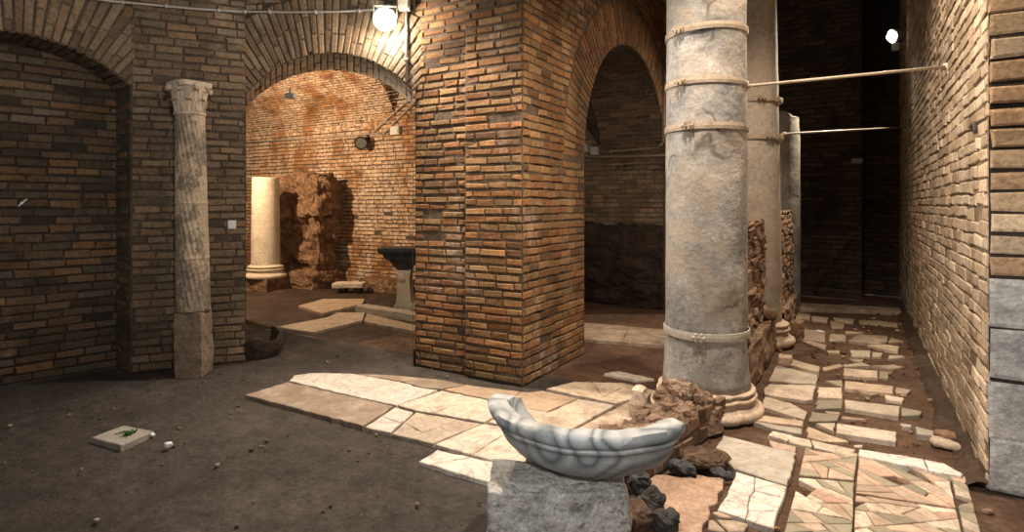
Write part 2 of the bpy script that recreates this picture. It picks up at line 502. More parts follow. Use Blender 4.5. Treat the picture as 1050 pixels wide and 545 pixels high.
M['block_stone'] = plain_noise_mat('block_stone', [(.24, .225, .19), (.50, .47, .415), (.64, .61, .55), (.68, .65, .59)], 9, 12, 22, .8, .03, .9, .25, pits)
M['conduit'] = plain_noise_mat('conduit', [(.34, .32, .29), (.42, .40, .37)], 10, 3, 60, .1, .002, .55)
M['conduit_brown'] = plain_noise_mat('conduit_brown', [(.20, .15, .11), (.27, .21, .16)], 10, 3, 60, .1, .002, .6)
M['plastic_white'] = plain_noise_mat('plastic_white', [(.60, .57, .50), (.68, .65, .58)], 10, 3, 60, .05, .001, .5)
M['plastic_grey'] = plain_noise_mat('plastic_grey', [(.30, .29, .27), (.36, .35, .33)], 10, 3, 60, .05, .001, .5)
M['black_metal'] = plain_noise_mat('black_metal', [(.015, .014, .013), (.03, .028, .026)], 10, 3, 60, .05, .001, .45)
M['white_bit'] = plain_noise_mat('white_bit', [(.66, .68, .74), (.78, .80, .86)], 20, 3, 60, .2, .004, .7)
M['hatch'] = plain_noise_mat('hatch', [(.24, .22, .19), (.33, .305, .265), (.38, .35, .31)], 14, 7, 60, .3, .004, .85)
M['hatch_edge'] = plain_noise_mat('hatch_edge', [(.10, .075, .055), (.17, .12, .08)], 14, 7, 60, .3, .004, .85)
M['leaf_green'] = plain_noise_mat('leaf_green', [(.04, .09, .03), (.07, .15, .045)], 20, 3, 60, .2, .004, .6)
M['plaster'] = plain_noise_mat('plaster', [(.10, .075, .055), (.16, .12, .085)], 2, 6, 12, .3, .01)


def emit(name, col, st):
    m = bpy.data.materials.new(name); m.use_nodes = True
    b = m.node_tree.nodes['Principled BSDF']
    b.inputs['Base Color'].default_value = (.8, .8, .8, 1)
    b.inputs['Emission Color'].default_value = (*col, 1); b.inputs['Emission Strength'].default_value = st
    return m


M['glow_main'] = emit('glow_main', (1, .88, .68), 60)
M['glow_led'] = emit('glow_led', (1, .90, .72), 16)
M['glow_dim'] = emit('glow_dim', (1, .80, .5), .05)
M['glow_dim'].node_tree.nodes['Principled BSDF'].inputs['Base Color'].default_value = (.10, .09, .07, 1)

# banded grey-white marble of the basin
def banded():
    t = NT('marble_banded')
    nz = t.n('ShaderNodeTexNoise'); nz.inputs['Scale'].default_value = 2.1; nz.inputs['Detail'].default_value = 1.5; nz.inputs['Distortion'].default_value = .4
    tc = t.n('ShaderNodeTexCoord').outputs['Object']; t.l(tc, nz.inputs['Vector'])
    bands = t.math('SINE', t.math('MULTIPLY', nz.outputs['Fac'], 66.0))
    f01 = t.math('ADD', t.math('MULTIPLY', bands, .5), .5)
    c = t.ramp(f01, [(0, (.17, .20, .21)), (.12, (.28, .315, .325)), (.5, (.385, .41, .415)), (1, (.49, .505, .50))])
    c2 = t.ramp(t.noise(5, 7, .7, tc, .6), [(.5, 0.0), (.66, .45)])
    c = t.mix(c2, c, (.44, .41, .36))
    c = t.mix(t.ramp(t.noise(9, 9, .75, tc, .8), [(.56, 0.0), (.66, .6)]), c, (.20, .20, .18))
    c = t.mix(1.0, c, t.ramp(t.noise(30, 6, .7), [(.3, .78), (.7, 1.12)]), 'MULTIPLY')
    return t.done(c, .55, t.noise(50, 6, .7), .25, .006, .35)


M['marble_banded'] = banded()


def spiral_mat():
    def ex(t, c):
        m = t.ramp(t.noise(3.2, 5, .75, t.mapping((1, 1, .9))), [(.47, 0.0), (.52, .8)])
        m2 = t.ramp(t.noise(26, 4, .7), [(.35, .4), (.6, 1.0)])
        return t.mix(t.mix(1.0, m, m2, 'MULTIPLY'), c, (.09, .07, .062))
    return plain_noise_mat('spiral_marble', [(.36, .28, .20), (.46, .37, .27), (.52, .43, .33)], 8, 8, 40, .4, .008, .75, .3, ex)


M['spiral'] = spiral_mat()
M['capital'] = plain_noise_mat('capital', [(.34, .27, .20), (.50, .41, .32), (.58, .50, .40)], 16, 8, 40, .5, .01, .8)
M['pedestal'] = plain_noise_mat('pedestal', [(.15, .115, .08), (.25, .195, .14), (.34, .27, .20)], 12, 8, 36, .7, .015, .85)


def tag(o, label, cat, group=None):
    o['label'] = label; o['category'] = cat
    if group:
        o['group'] = group
    return o


def thing(name, loc, label, cat, group=None, rz=0.0):
    o = bpy.data.objects.new(name, None); COL.objects.link(o)
    o.location = loc; o.rotation_euler = (0, 0, rz); o.empty_display_size = .1
    return tag(o, label, cat, group)


def lumpy(mb, c, s, amp=.04, sc=6, cuts=5, mi=0, seed=0, rot=0.0, round_=.35, tint=(.5, .5, .5)):
    """a rough stone / rubble mass: a rounded box with noisy surface"""
    bm = bmesh.new(); bmesh.ops.create_cube(bm, size=2)
    bmesh.ops.subdivide_edges(bm, edges=bm.edges[:], cuts=cuts, use_grid_fill=True)
    R = Matrix.Rotation(rot, 3, 'Z'); off = Vector((seed * 3.7, seed * 1.9, seed * 5.3))
    vs = []
    for v in bm.verts:
        p = v.co.copy(); q = p.normalized() * 1.25
        p = p.lerp(q, round_)
        w_ = Vector((p.x * s[0] / 2, p.y * s[1] / 2, p.z * s[2] / 2))
        nn = Vector((p.x / s[0], p.y / s[1], p.z / s[2])).normalized()
        k = noise.fractal((w_ + off) * sc, .9, 2.1, 4)
        w_ += nn * amp * k
        vs.append(R @ w_ + Vector(c))
    bm.verts.index_update()
    fs = [[v.index for v in f.verts] for f in bm.faces]
    bm.free()
    mb.add(vs, fs, mi, tint)


# ------------------------------------------------------------------ large structure: key points
Q0 = c2w(-3.63, 5.58)            # niche / pier corner
Q1 = c2w(-2.73, 6.00)            # left jamb of the middle arch
XA, XB, XC, YP = -3.81, -3.17, -2.55, 4.51
PA = Vector((XA, YP, 0)); PC = Vector((XC, YP, 0))
XW = .63; YW0, YEND = 4.18, 11.55
ZT = 6.0


def rnd_floor(mb, x0, x1, y0, y1, step, amp, mi=0, z=0.0):
    nu, nv = int((x1 - x0) / step), int((y1 - y0) / step)
    def fn(a, b):
        x, y = x0 + (x1 - x0) * a, y0 + (y1 - y0) * b
        k = noise.fractal(Vector((x * 1.7, y * 1.7, 3.1)), 1.0, 2.0, 5)
        return (x, y, z - .012 + amp * k)
    mb.grid(fn, nu, nv, mi)


# floors
b = MB(); rnd_floor(b, -9, -1.0, -1.0, 4.9, .05, .012); b.build('floor', M['soil_grey'], smooth=True, kind='structure')
b = MB(); rnd_floor(b, -1.0, 1.8, -1.0, YEND + .8, .05, .010); b.build('floor_corridor', M['soil_warm'], smooth=True, kind='structure')
b = MB(); rnd_floor(b, -16, -5.0, 4.9, 10.4, .08, .02); b.build('floor_back_room', M['soil_dark'], smooth=True, kind='structure')
b = MB(); rnd_floor(b, -5.0, -1.0, 4.9, YEND + .8, .05, .010); b.build('floor_passage', M['soil_warm'], smooth=True, kind='structure')

# left wall with the blind arch
uL = (c2w(-.695, -.718) - Vector((0, 0, 0))).normalized()
nL = Vector((uL.y, -uL.x, 0))
if nL.dot(-Q0) < 0:
    nL = -nL
recess = c2w(-.30, .24)
archL = Arch(.83, .82, 2.73, .34, .62)
b = MB()
wall_panel(b, Q0, uL, nL, 2.7, ZT, zb=4.3, arch=archL, seed=1, vec=(recess, recess), L=.25, soff_mi=1)
b.build('wall_left', [M['mortar_dull'], M['brick_dull']], kind='structure')
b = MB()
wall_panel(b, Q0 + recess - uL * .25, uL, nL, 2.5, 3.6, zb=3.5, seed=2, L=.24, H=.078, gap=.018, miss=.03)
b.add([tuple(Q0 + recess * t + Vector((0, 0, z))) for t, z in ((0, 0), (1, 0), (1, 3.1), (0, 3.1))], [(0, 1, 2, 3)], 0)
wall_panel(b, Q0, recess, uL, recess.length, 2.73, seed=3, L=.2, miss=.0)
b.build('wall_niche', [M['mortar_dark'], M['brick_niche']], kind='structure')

# pier between the niche and the middle arch
uP = (Q1 - Q0).normalized(); nP = Vector((uP.y, -uP.x, 0))
if nP.dot(-Q0) < 0:
    nP = -nP
b = MB()
wall_panel(b, Q0, uP, nP, (Q1 - Q0).length, ZT, zb=4.4, seed=4, L=.22)
b.build('wall_pier', [M['mortar_dull'], M['brick_dull']], kind='structure')

# middle arch wall
u2 = (PA - Q1).normalized(); n2 = Vector((u2.y, -u2.x, 0))
if n2.dot(-Q1) < 0:
    n2 = -n2
W2 = (PA - Q1).length
arch2 = Arch(W2 / 2, W2 / 2 - .002, 2.73, .40, .60)
va = c2w(-.455, 1.0) * .72; vb = c2w(-.172, 1.0) * .72
b = MB()
wall_panel(b, Q1, u2, n2, W2, ZT, zb=4.5, arch=arch2, seed=6, vec=(va, vb), L=.22)
b.build('wall_middle', [M['mortar_dull'], M['brick_arch']], kind='structure')

# central pier (two front faces, right face runs on into the right arch wall)
b = MB()
wall_panel(b, (XA, YP + .035, 0), (1, 0, 0), (0, -1, 0), XB - XA, ZT, zb=4.2, seed=8, L=.22, H=.073, gap=.026, prot=.011, jit=.0035, ch=.0045)
wall_panel(b, (XB, YP - .012, 0), (1, 0, 0), (0, -1, 0), XC - XB, ZT, zb=4.2, seed=9, L=.24, H=.076, gap=.026, prot=.011, jit=.0035, ch=.0045)
b.add([(XB, YP - .012, 0), (XB, YP + .035, 0), (XB, YP + .035, ZT), (XB, YP - .012, ZT)], [(0, 1, 2, 3)], 0)
b.build('wall_center', [M['mortar_warm'], M['brick_pier']], kind='structure')

arch3 = Arch(7.43 - YP, 1.57, 2.10, 1.569, .52)
b = MB()
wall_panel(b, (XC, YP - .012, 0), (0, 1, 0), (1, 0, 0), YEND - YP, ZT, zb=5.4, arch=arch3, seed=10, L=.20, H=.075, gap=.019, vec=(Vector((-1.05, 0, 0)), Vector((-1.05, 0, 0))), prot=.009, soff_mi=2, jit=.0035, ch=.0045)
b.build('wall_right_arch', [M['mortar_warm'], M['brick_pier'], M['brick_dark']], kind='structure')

# passage behind the right arch: far wall and cross vault
b = MB()
YF = 8.985
wall_panel(b, (-4.6, YF, 0), (1, 0, 0), (0, -1, 0), 2.0, 3.9, zb=3.8, seed=12, L=.22, gap=.018)
b.build('wall_passage', [M['mortar_warm'], M['brick_dull']], kind='structure')
b = MB()
def gz(x, y):
    zb_ = 2.10 + math.sqrt(max(0, 1.60 ** 2 - (y - 7.43) ** 2))
    zc_ = 2.10 + math.sqrt(max(0, 1.60 ** 2 - (x + 5.2) ** 2))
    return max(zb_, zc_)
b.grid(lambda a, c: (-4.6 + 1.02 * a, 5.84 + 3.18 * c, gz(-4.6 + 1.02 * a, 5.84 + 3.18 * c)), 30, 60)
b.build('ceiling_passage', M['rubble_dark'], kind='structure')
b = MB()
wall_panel(b, (-4.6, 5.55, 0), (0, 1, 0), (1, 0, 0), 3.6, 4.0, seed=13, L=.3, H=.1)
b.add([(-4.64, 5.55, 0), (-4.64, 9.1, 0), (-4.64, 9.1, 4.6), (-4.64, 5.55, 4.6)], [(0, 1, 2, 3)], 0)
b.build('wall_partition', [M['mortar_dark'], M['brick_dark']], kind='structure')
# lower black masonry against the passage wall
b = MB()
def low_fn(a, c):
    x = -4.58 + 2.0 * a; top = 1.30 + .06 * noise.noise(Vector((x * 2.2, 0, 0))) + .03 * noise.noise(Vector((x * 9, 3, 0)))
    z = top * min(c / .9, 1)
    d = .07 + .05 * noise.fractal(Vector((x * 3, z * 6, 1)), 1, 2, 4) if c <= .9 else 0
    return (x, YF - d - .02, z if c <= .9 else top)
b.grid(low_fn, 90, 40)
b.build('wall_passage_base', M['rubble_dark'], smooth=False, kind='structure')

# back room: long wall, barrel vault with a crossing vault
YB = 8.70
b = MB()
wall_panel(b, (-14.5, YB, 0), (1, 0, 0), (0, -1, 0), 9.9, 4.6, zb=4.4, seed=14, L=.22, H=.078, gap=.02, z0=0)
b.build('wall_back_room', [M['mortar_warm'], M['brick_back']], kind='structure')
b = MB()
def vz(x, y):
    zs, zr = (3.05, 1.35) if y > 7.0 else (3.9, .5)
    zb_ = zs + zr * math.sqrt(max(0, 1 - ((y - 7.0) / 1.72) ** 2))
    zc_ = 3.0 + 1.5 * math.sqrt(max(0, 1 - ((x + 6.75) / 1.85) ** 2)) if abs(x + 6.75) < 1.85 else 0
    return max(zb_, zc_)
b.grid(lambda a, c: (-14.5 + 9.9 * a, 5.29 + 3.42 * c, vz(-14.5 + 9.9 * a, 5.29 + 3.42 * c) + .003), 150, 60)
# vault bricks on the visible haunch
def vf(u, v, d):
    a = v / 1.55
    return (-14 + u, 7.0 + (1.72 - d) * math.cos(a), 3.05 + (1.35 - d) * math.sin(a))
brick_field(b, vf, (.5, 6.2), (.02, 2.2), .24, .058, .014, lambda u, v: (-14 + u < -8.62 + .6 * v * v * 0) | True, 1, .010, .003, seed=15)
b.build('ceiling_back_room', [M['mortar_warm'], M['brick_back']], kind='structure')
b = MB()
wall_panel(b, (-14.4, 4.3, 0), (0, 1, 0), (1, 0, 0), 4.6, 4.6, zb=.5, seed=16)
b.build('wall_back_left', [M['mortar_warm'], M['brick_back']], kind='structure')
b = MB()   # unseen rear of the left walls, closing the room
qe = Q1 + va
for p_, q_ in (((-14.4, 5.25), (-7.7, 5.25)), ((-7.7, 5.25), (qe.x - .02, qe.y - .02))):
    b.add([(*p_, 0), (*q_, 0), (*q_, 4.8), (*p_, 4.8)], [(0, 1, 2, 3)])
b.build('wall_back_near', M['mortar_warm'], kind='structure')

# right wall and its end face
b = MB()
wall_panel(b, (XW, YEND + .8, 0), (0, -1, 0), (-1, 0, 0), YEND + .8 - YW0, ZT, zb=5.6, seed=18, L=.25, H=.084, gap=.016, prot=.010, jit=.0055, miss=.02)
b.build('wall_right', [M['mortar_pale'], M['brick_right']], kind='structure')
b = MB()
ff = plane_f((XW, YW0, 0), (1, 0, 0), (0, -1, 0))
b.add([ff(0, 0, 0), ff(1.3, 0, 0), ff(1.3, ZT, 0), ff(0, ZT, 0)], [(0, 1, 2, 3)], 0)
brick_field(b, ff, (0, 1.2), (0, 1.20), .62, .30, .012, None, 2, .016, .006, ch=.02, seed=20)
brick_field(b, ff, (0, 1.2), (1.20, 2.28), .50, .120, .020, None, 1, .018, .004, ch=.012, seed=21)
brick_field(b, ff, (0, 1.2), (2.28, 3.3), .50, .120, .014, None, 1, .018, .004, ch=.012, seed=22)
b.build('wall_right_end', [M['mortar_dark'], M['block_end'], M['block_grey']], kind='structure')

# end wall of the corridor with its dark recess
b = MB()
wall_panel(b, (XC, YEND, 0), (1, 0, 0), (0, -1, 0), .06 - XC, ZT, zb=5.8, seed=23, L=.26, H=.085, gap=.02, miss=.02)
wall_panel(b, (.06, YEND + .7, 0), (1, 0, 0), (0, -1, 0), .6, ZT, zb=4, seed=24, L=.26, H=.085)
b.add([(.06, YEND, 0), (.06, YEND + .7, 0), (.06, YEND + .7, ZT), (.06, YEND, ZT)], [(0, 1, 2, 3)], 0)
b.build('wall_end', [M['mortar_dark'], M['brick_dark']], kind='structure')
b = MB()
b.add([(-9, -1, ZT), (2, -1, ZT), (2, YEND + .8, ZT), (-9, YEND + .8, ZT)], [(0, 3, 2, 1)])
b.build('ceiling', M['plaster'], kind='structure')


# ------------------------------------------------------------------ paving
def jitter_poly(poly, step=.06, amp=.004):
    out = []
    for p, q in zip(poly, poly[1:] + poly[:1]):
        n = max(1, int((q - p).length / step))
        for i in range(n):
            t = i / n; r = p.lerp(q, t)
            if i:
                r = r + Vector((random.gauss(0, amp), random.gauss(0, amp), 0))
            out.append(r)
    return out


def area2(poly):
    return sum(p.x * q.y - q.x * p.y for p, q in zip(poly, poly[1:] + poly[:1]))


def slab_piece(mb, poly, z, t, mi=0, tint=None, inset=.004, amp=.004, step=.06):
    poly = [Vector((p.x, p.y, 0)) for p in poly]
    if abs(area2(poly)) < .0008:
        return
    if area2(poly) < 0:
        poly = poly[::-1]
    poly = jitter_poly(poly, step, amp)
    c = sum(poly, Vector()) / len(poly)
    def sh(p, k):
        d = (c - p); L_ = d.length
        return p + d * min(k / max(L_, 1e-4), .4)
    n = len(poly)
    lo = [sh(p, inset) + Vector((0, 0, z - .03)) for p in poly]
    mid = [sh(p, inset) + Vector((0, 0, z + t - .005)) for p in poly]
    top = [sh(p, inset + .006) + Vector((0, 0, z + t)) for p in poly]
    fs = [tuple(range(2 * n, 3 * n))]
    for i in range(n):
        j = (i + 1) % n
        fs.append((i, j, n + j, n + i)); fs.append((n + i, n + j, 2 * n + j, 2 * n + i))
    mb.add(lo + mid + top, fs, mi, tint or (random.random(), random.random(), .5))


def cut(poly, p, d):
    nrm = Vector((-d.y, d.x, 0)); A, B = [], []
    for a, c in zip(poly, poly[1:] + poly[:1]):
        sa, sc = (a - p).dot(nrm), (c - p).dot(nrm)
        (A if sa >= 0 else B).append(a)
        if sa * sc < 0:
            x = a.lerp(c, sa / (sa - sc)); A.append(x); B.append(x)
    return A, B


def shatter(poly, n, aniso=None, minA=.004):
    parts = [poly]
    for _ in range(n):
        parts.sort(key=lambda q: -abs(area2(q)))
        k = 0 if random.random() < .75 else min(len(parts) - 1, random.randrange(3))
        q = parts.pop(k)
        c = sum(q, Vector()) / len(q) + Vector((random.gauss(0, .03), random.gauss(0, .03), 0))
        if aniso is not None and random.random() < .7:
            a = random.choice(aniso) + random.gauss(0, .22)
        else:
            e = max(range(len(q)), key=lambda i: (q[i] - q[(i + 1) % len(q)]).length)
            ed = q[(e + 1) % len(q)] - q[e]
            a = math.atan2(ed.y, ed.x) + math.pi / 2 + random.gauss(0, .35)
        A, B = cut(q, c, Vector((math.cos(a), math.sin(a), 0)))
        if len(A) > 2 and len(B) > 2 and abs(area2(A)) > minA and abs(area2(B)) > minA:
            parts += [A, B]
        else:
            parts.append(q)
    return parts


def px_poly(pts, z=0.0):
    return [Vector((*fl(x, y, z).xy, 0)) for x, y in pts]


def c2(*pts):
    return [(770 + x / 4.375, 370 + y / 4.375) for x, y in pts]


def c1(*pts):
    return [(770 + x / 6.5625, 300 + y / 6.5625) for x, y in pts]


def c3(*pts):
    return [(690 + x / 5.19, 440 + y / 5.19) for x, y in pts]


def c4(*pts):
    return [(840 + x / 5, 440 + y / 5) for x, y in pts]


def slab(pts, mat, label, group=None, t=.022, cracks=0, z=0.0, pieces_px=None, name='paving_slab', cat='paving slab', tint=None, gap=.0025):
    poly = px_poly(pts, z + t)
    c = sum(poly, Vector()) / len(poly)
    mb = MB()
    tint = tint or (random.random(), random.random(), .5)
    pieces = [px_poly(q, z + t) for q in pieces_px] if pieces_px else [poly] if not cracks else shatter(poly, cracks)
    for q in pieces:
        slab_piece(mb, [p - c for p in q], z, t, 0, (tint[0], min(1, max(0, tint[1] + random.uniform(-.12, .12))), .5), inset=gap)
    o = mb.build(name, M[mat]); o.location = c
    return tag(o, label, cat, group)


# left-hand marble paving in front of the pier
GP = 'marble slabs of the paving before the brick pier'
slab([(296, 390), (301, 384.5), (319, 382), (359, 382.5), (410, 391), (430, 397), (449, 399.5), (406, 415), (360, 405)], 'slab_white', 'pale veined slab at the far left edge of the marble paving', GP, cracks=0)
slab([(251, 404.5), (295, 391), (360, 406), (404, 416), (372, 436), (330, 425), (285, 413)], 'slab_dirty', 'soil smeared slab tapering to the leftmost point of the marble paving', GP, t=.024)
slab([(374, 437), (405, 417), (424, 422), (401, 443)], 'slab_white', 'small pale slab in the front row right of the soil smeared slab', GP, cracks=1)
slab([(402, 444), (426, 422), (494, 434), (444, 454)], 'slab_cream', 'wide cream slab in the middle of the front row of paving', GP, cracks=3)
slab([(446, 455), (496, 434), (520, 437), (540, 450), (540, 479), (519, 475)], 'slab_cream', 'cream slab of the front row running under the marble basin', GP, cracks=1)
slab([(408, 415), (453, 400), (527, 415), (497, 432), (426, 420)], 'slab_cream', 'large cream slab with a lone crack in the second paving row', GP, cracks=1)
slab([(413, 390.5), (361, 383), (400, 384), (452, 389), (476, 394), (452, 398), (432, 396.5)], 'slab_dirty', 'soil stained slab wedged against the dark foot of the brick pier', GP)
slab([(455, 399), (478, 394), (541, 402), (556, 400), (592, 408), (560, 422), (528, 414.5)], 'slab_warm', 'long warm toned slab right along the foot of the pier corner', GP, cracks=2)
slab([(530, 416), (561, 423), (594, 408.5), (630, 415), (581, 442), (548, 436), (520, 436), (500, 432)], 'slab_cream', 'broad cream slab behind the marble basin', GP, cracks=2)
slab([(560, 398), (588, 391), (640, 392), (672, 400), (662, 407), (645, 409), (632, 413)], 'slab_warm', 'soil stained slab just left of the rubble heap by the column', GP, cracks=2)
slab([(583, 443), (645, 411), (662, 410), (668, 420), (640, 452), (610, 455)], 'slab_dirty', 'brown stained slab between the basin and the rubble kerb', GP, cracks=1)
slab([(545, 441), (580, 443), (606, 455), (590, 470), (545, 470)], 'slab_cream', 'cream slab half hidden behind the rim of the basin', GP)
slab([(429, 472.5), (448, 460.5), (518, 476), (503, 494)], 'slab_white', 'detached pale slab lying lower beside the grey stone block', GP, cracks=1, t=.012)
slab([(619, 382.5), (634, 380), (671, 388), (653, 389.5)], 'slab_cream', 'small isolated pale slab in the soil left of the big column', t=.012)
slab([(596, 330), (690, 338), (690, 354), (596, 347)], 'slab_dirty', 'soil stained slab strip on the floor under the right archway', t=.03, cracks=4)

# corridor paving: slabs that stand out
G2 = 'marble slabs of the corridor paving'
slab(c3((265, 30), (660, 125), (610, 295), (325, 205), (285, 175), (205, 115)), 'slab_grey', 'largest smooth grey slab right of the dark stones in the corridor', G2, t=.03, tint=(.2, .7, .5))
slab(c3((335, 222), (608, 302), (540, 525), (235, 425)), 'slab_white', 'white corridor slab cracked into a grid just below the smooth grey slab', G2, t=.026, pieces_px=[c3((335, 222), (437, 253), (433, 323), (409, 354), (296, 319)), c3((437, 253), (608, 302), (591, 360), (434, 324)), c3((296, 319), (409, 354), (399, 405), (267, 373)),
     c3((434, 324), (591, 360), (559, 433), (401, 431), (399, 405), (409, 354)), c3((267, 373), (399, 405), (401, 431), (386, 474), (236, 425)), c3((401, 431), (559, 433), (540, 525), (386, 474))])
slab([(796, 369), (802, 365), (841, 375.5), (840, 381), (822, 377)], 'slab_warm', 'narrow raised orange lit block lying askew against the kerb', G2, t=.05)
slab(c2((112, 17), (300, 57), (295, 102), (80, 87)), 'slab_grey', 'stained grey slab nearest the kerb below the askew block', G2, cracks=1)
slab(c2((55, 122), (80, 102), (290, 107), (280, 170), (240, 175), (60, 147)), 'slab_cream', 'cream slab with ragged lower edge third from the askew block', G2)
slab(c2((62, 157), (180, 187), (255, 227), (240, 262), (42, 200)), 'slab_cream', 'big pointed cream slab right of the column base rings', G2, cracks=1)
slab(c2((20, 237), (235, 267), (235, 290), (5, 264)), 'slab_warm', 'thin warm slab strip just below the big pointed cream slab', G2)
slab(c2((8, 268), (230, 302), (230, 325), (90, 300)), 'slab_grey', 'thin grey slab strip just above the smooth grey slab', G2)
slab(c2((270, 352), (470, 397), (465, 427), (285, 387)), 'slab_cream', 'long narrow cream slab left of the longest narrow slab', G2)
slab(c4((205, 100), (420, 130), (640, 172), (740, 226), (730, 236), (600, 215), (200, 130)), 'slab_white', 'longest narrow pale slab reaching towards the right wall', G2, t=.035, cracks=1)
slab(c2((385, 277), (655, 317), (650, 360), (380, 320)), 'slab_cream', 'clean oblong cream slab alone in the soil beside two loose grey stones', G2, t=.03)
slab(c2((420, 172), (670, 202), (665, 245), (420, 210)), 'slab_cream', 'oblong cream slab second nearest of the row along the corridor middle', G2, t=.026)
slab(c2((420, 87), (640, 112), (640, 142), (540, 135), (420, 120)), 'slab_warm', 'oblong warm slab third nearest of the row along the corridor middle', G2)
slab(c2((415, 30), (570, 42), (570, 75), (415, 62)), 'slab_warm', 'oblong warm slab fourth nearest of the row along the corridor middle', G2)
slab(c1((650, 320), (730, 275), (920, 290), (920, 330), (860, 345)), 'slab_dirty', 'large dull slab far down the corridor right of a white scrap', G2, cracks=1)
slab(c1((310, 232), (500, 262), (500, 330), (310, 310)), 'slab_dirty', 'dull reddish slab beneath the white scrap far down the corridor', G2)
slab(c1((300, 66), (1010, 100), (1010, 122), (300, 100)), 'slab_dirty', 'low worn stone threshold across the dark corridor end', None, t=.05, name='stone_threshold', cat='threshold', cracks=2)

# smaller fragments between them
frag = [c2((95, 312), (190, 332), (165, 356), (75, 330)), c2((80, 352), (205, 382), (200, 410), (100, 387)), c2((182, 335), (265, 350), (275, 385), (167, 360)),
        c2((290, 277), (378, 275), (373, 316)), c2((255, 292), (440, 360), (330, 358), (250, 338)), c2((295, 172), (413, 172), (410, 210), (290, 213)),
        c2((330, 87), (410, 85), (410, 115)), c2((575, 42), (620, 47), (615, 78), (572, 75)), c2((320, 27), (400, 12), (418, 22), (325, 45)),
        c2((412, 15), (500, 5), (540, 20), (420, 25)), c2((540, 20), (640, 15), (690, 25), (640, 35)), c2((270, 227), (400, 242), (390, 265), (260, 270)),
        c2((470, 130), (580, 145), (540, 152)), c2((675, 207), (770, 225), (760, 240), (675, 245)), c2((300, 115), (410, 118), (410, 165), (298, 160)),
        c2((650, 115), (720, 128), (700, 145), (650, 142)), c2((330, 222), (400, 228), (400, 240), (345, 236)), c2((405, 245), (520, 258), (500, 264), (405, 258)),
        c2((460, 374), (505, 374), (500, 386), (465, 386)), c2((600, 150), (690, 165), (680, 180), (605, 172)),
        c1((410, 155), (525, 165), (510, 195), (410, 185)), c1((532, 187), (640, 200), (620, 240), (540, 240)), c1((525, 290), (540, 275), (640, 280), (640, 325), (530, 325)),
        c1((720, 185), (850, 185), (990, 205), (990, 220), (730, 200)), c1((340, 322), (380, 317), (510, 350), (500, 385)), c1((510, 387), (600, 387), (600, 405), (520, 402)),
        c1((670, 382), (808, 390), (805, 430), (670, 425)), c1((815, 397), (885, 402), (878, 430), (815, 430)), c1((925, 420), (1010, 420), (1040, 430), (920, 445)),
        c1((650, 442), (760, 447), (750, 465), (690, 460)), 
        c1((630, 257), (770, 262), (720, 274), (640, 274)), c1((300, 132), (400, 142), (400, 180), (300, 170)),
        c1((935, 300), (1030, 325), (925, 335)), c1((550, 165), (700, 175), (690, 200), (560, 182)), c1((780, 350), (900, 345), (1000, 360), (990, 395), (900, 380)),
        c3((205, 437), (245, 432), (318, 468), (250, 463)), c3((190, 477), (215, 477), (285, 545), (185, 530)), c3((232, 477), (340, 482), (405, 502), (380, 540), (300, 545))]
for q in frag:
    far = sum(p[1] for p in q) / len(q) < 370
    slab(q, random.choice(['slab_cream', 'slab_warm', 'slab_mixed', 'slab_dirty'] if not far else ['slab_dirty', 'slab_warm', 'slab_cream']),
         'small irregular marble fragment set in the corridor soil between larger slabs', 'small marble fragments in the corridor floor', t=.016, name='paving_fragment', cat='paving fragment')

# patterned field of broken coloured marble, nearest part of the corridor
b = MB()
fields = [[(827, 452), (880, 465), (876, 492), (819, 487)], [(819, 489), (876, 494), (874, 560), (800, 560)],
          [(881, 467), (930, 474), (972, 484), (980, 520), (877, 505)], [(877, 507), (981, 522), (990, 560), (875, 560)],
          [(975, 487), (990, 488), (1006, 545), (1010, 560), (992, 560), (983, 522)]]
rr = random.Random(3)
for k, q in enumerate(fields):
    poly = px_poly(q, .016)
    for piece in shatter(poly, [16, 24, 24, 30, 9][k], aniso=[2.3, 2.55, .35], minA=.0016):
        if random.random() < .05:
            continue
        slab_piece(b, piece, -.012 + random.uniform(0, .004), .028, 0, inset=.003, amp=.002, step=.08)
b.build('floor_marble_pattern', M['slab_mixed'], kind='structure')

# rough pinkish mortar bed beside the low kerb
b = MB(); slab_piece(b, px_poly([(672, 487), (743, 490), (728, 526), (716, 560), (655, 560), (652, 520)], .02), -.02, .045, 0, inset=.0, amp=.012)
b.build('floor_mortar_bed', M['bed_pink'], kind='structure')

# back room floor slabs
slab([(306, 313), (332, 306), (374, 306), (372, 311), (330, 321)], 'slab_warm', 'pale slab farther from the arch on the back room floor', t=.03)
slab([(282, 335), (335, 325), (346, 320), (374, 320), (372, 328), (323, 340)], 'slab_warm', 'orange lit slab nearer the arch on the back room floor', t=.03, cracks=2)
slab([(376, 321), (426, 333), (426, 339), (373, 329)], 'slab_warm', 'narrow orange lit slab in front of the grey stone sill', t=.03)

b = MB()
def bank(a, c):
    y = 4.15 + 7.3 * a; k = noise.fractal(Vector((y * 3, c * 2, 0)), 1, 2, 4)
    return (XW - .005 - (.13 + .04 * noise.noise(Vector((y * 2, 9, 0)))) * c, y, (.075 + .03 * k) * (1 - c) ** .7 - .012 + .01 * k)
b.grid(bank, 220, 8); b.build('floor_bank', M['soil_bank'], smooth=True, kind='structure')

# loose flat stones near the right wall
def rock(c, s, mat, label, cat='stone', name='stone', group=None, seed=0, rot=0, amp=.02, sc=9, cuts=5, rnd=.4):
    mb = MB(); lumpy(mb, (0, 0, 0), s, amp, sc, cuts, seed=seed, rot=rot, round_=rnd)
    zmin = min(v[2] for v in mb.v)
    o = mb.build(name, mat); o.location = (c[0], c[1], c[2] - zmin)
    return tag(o, label, cat, group)


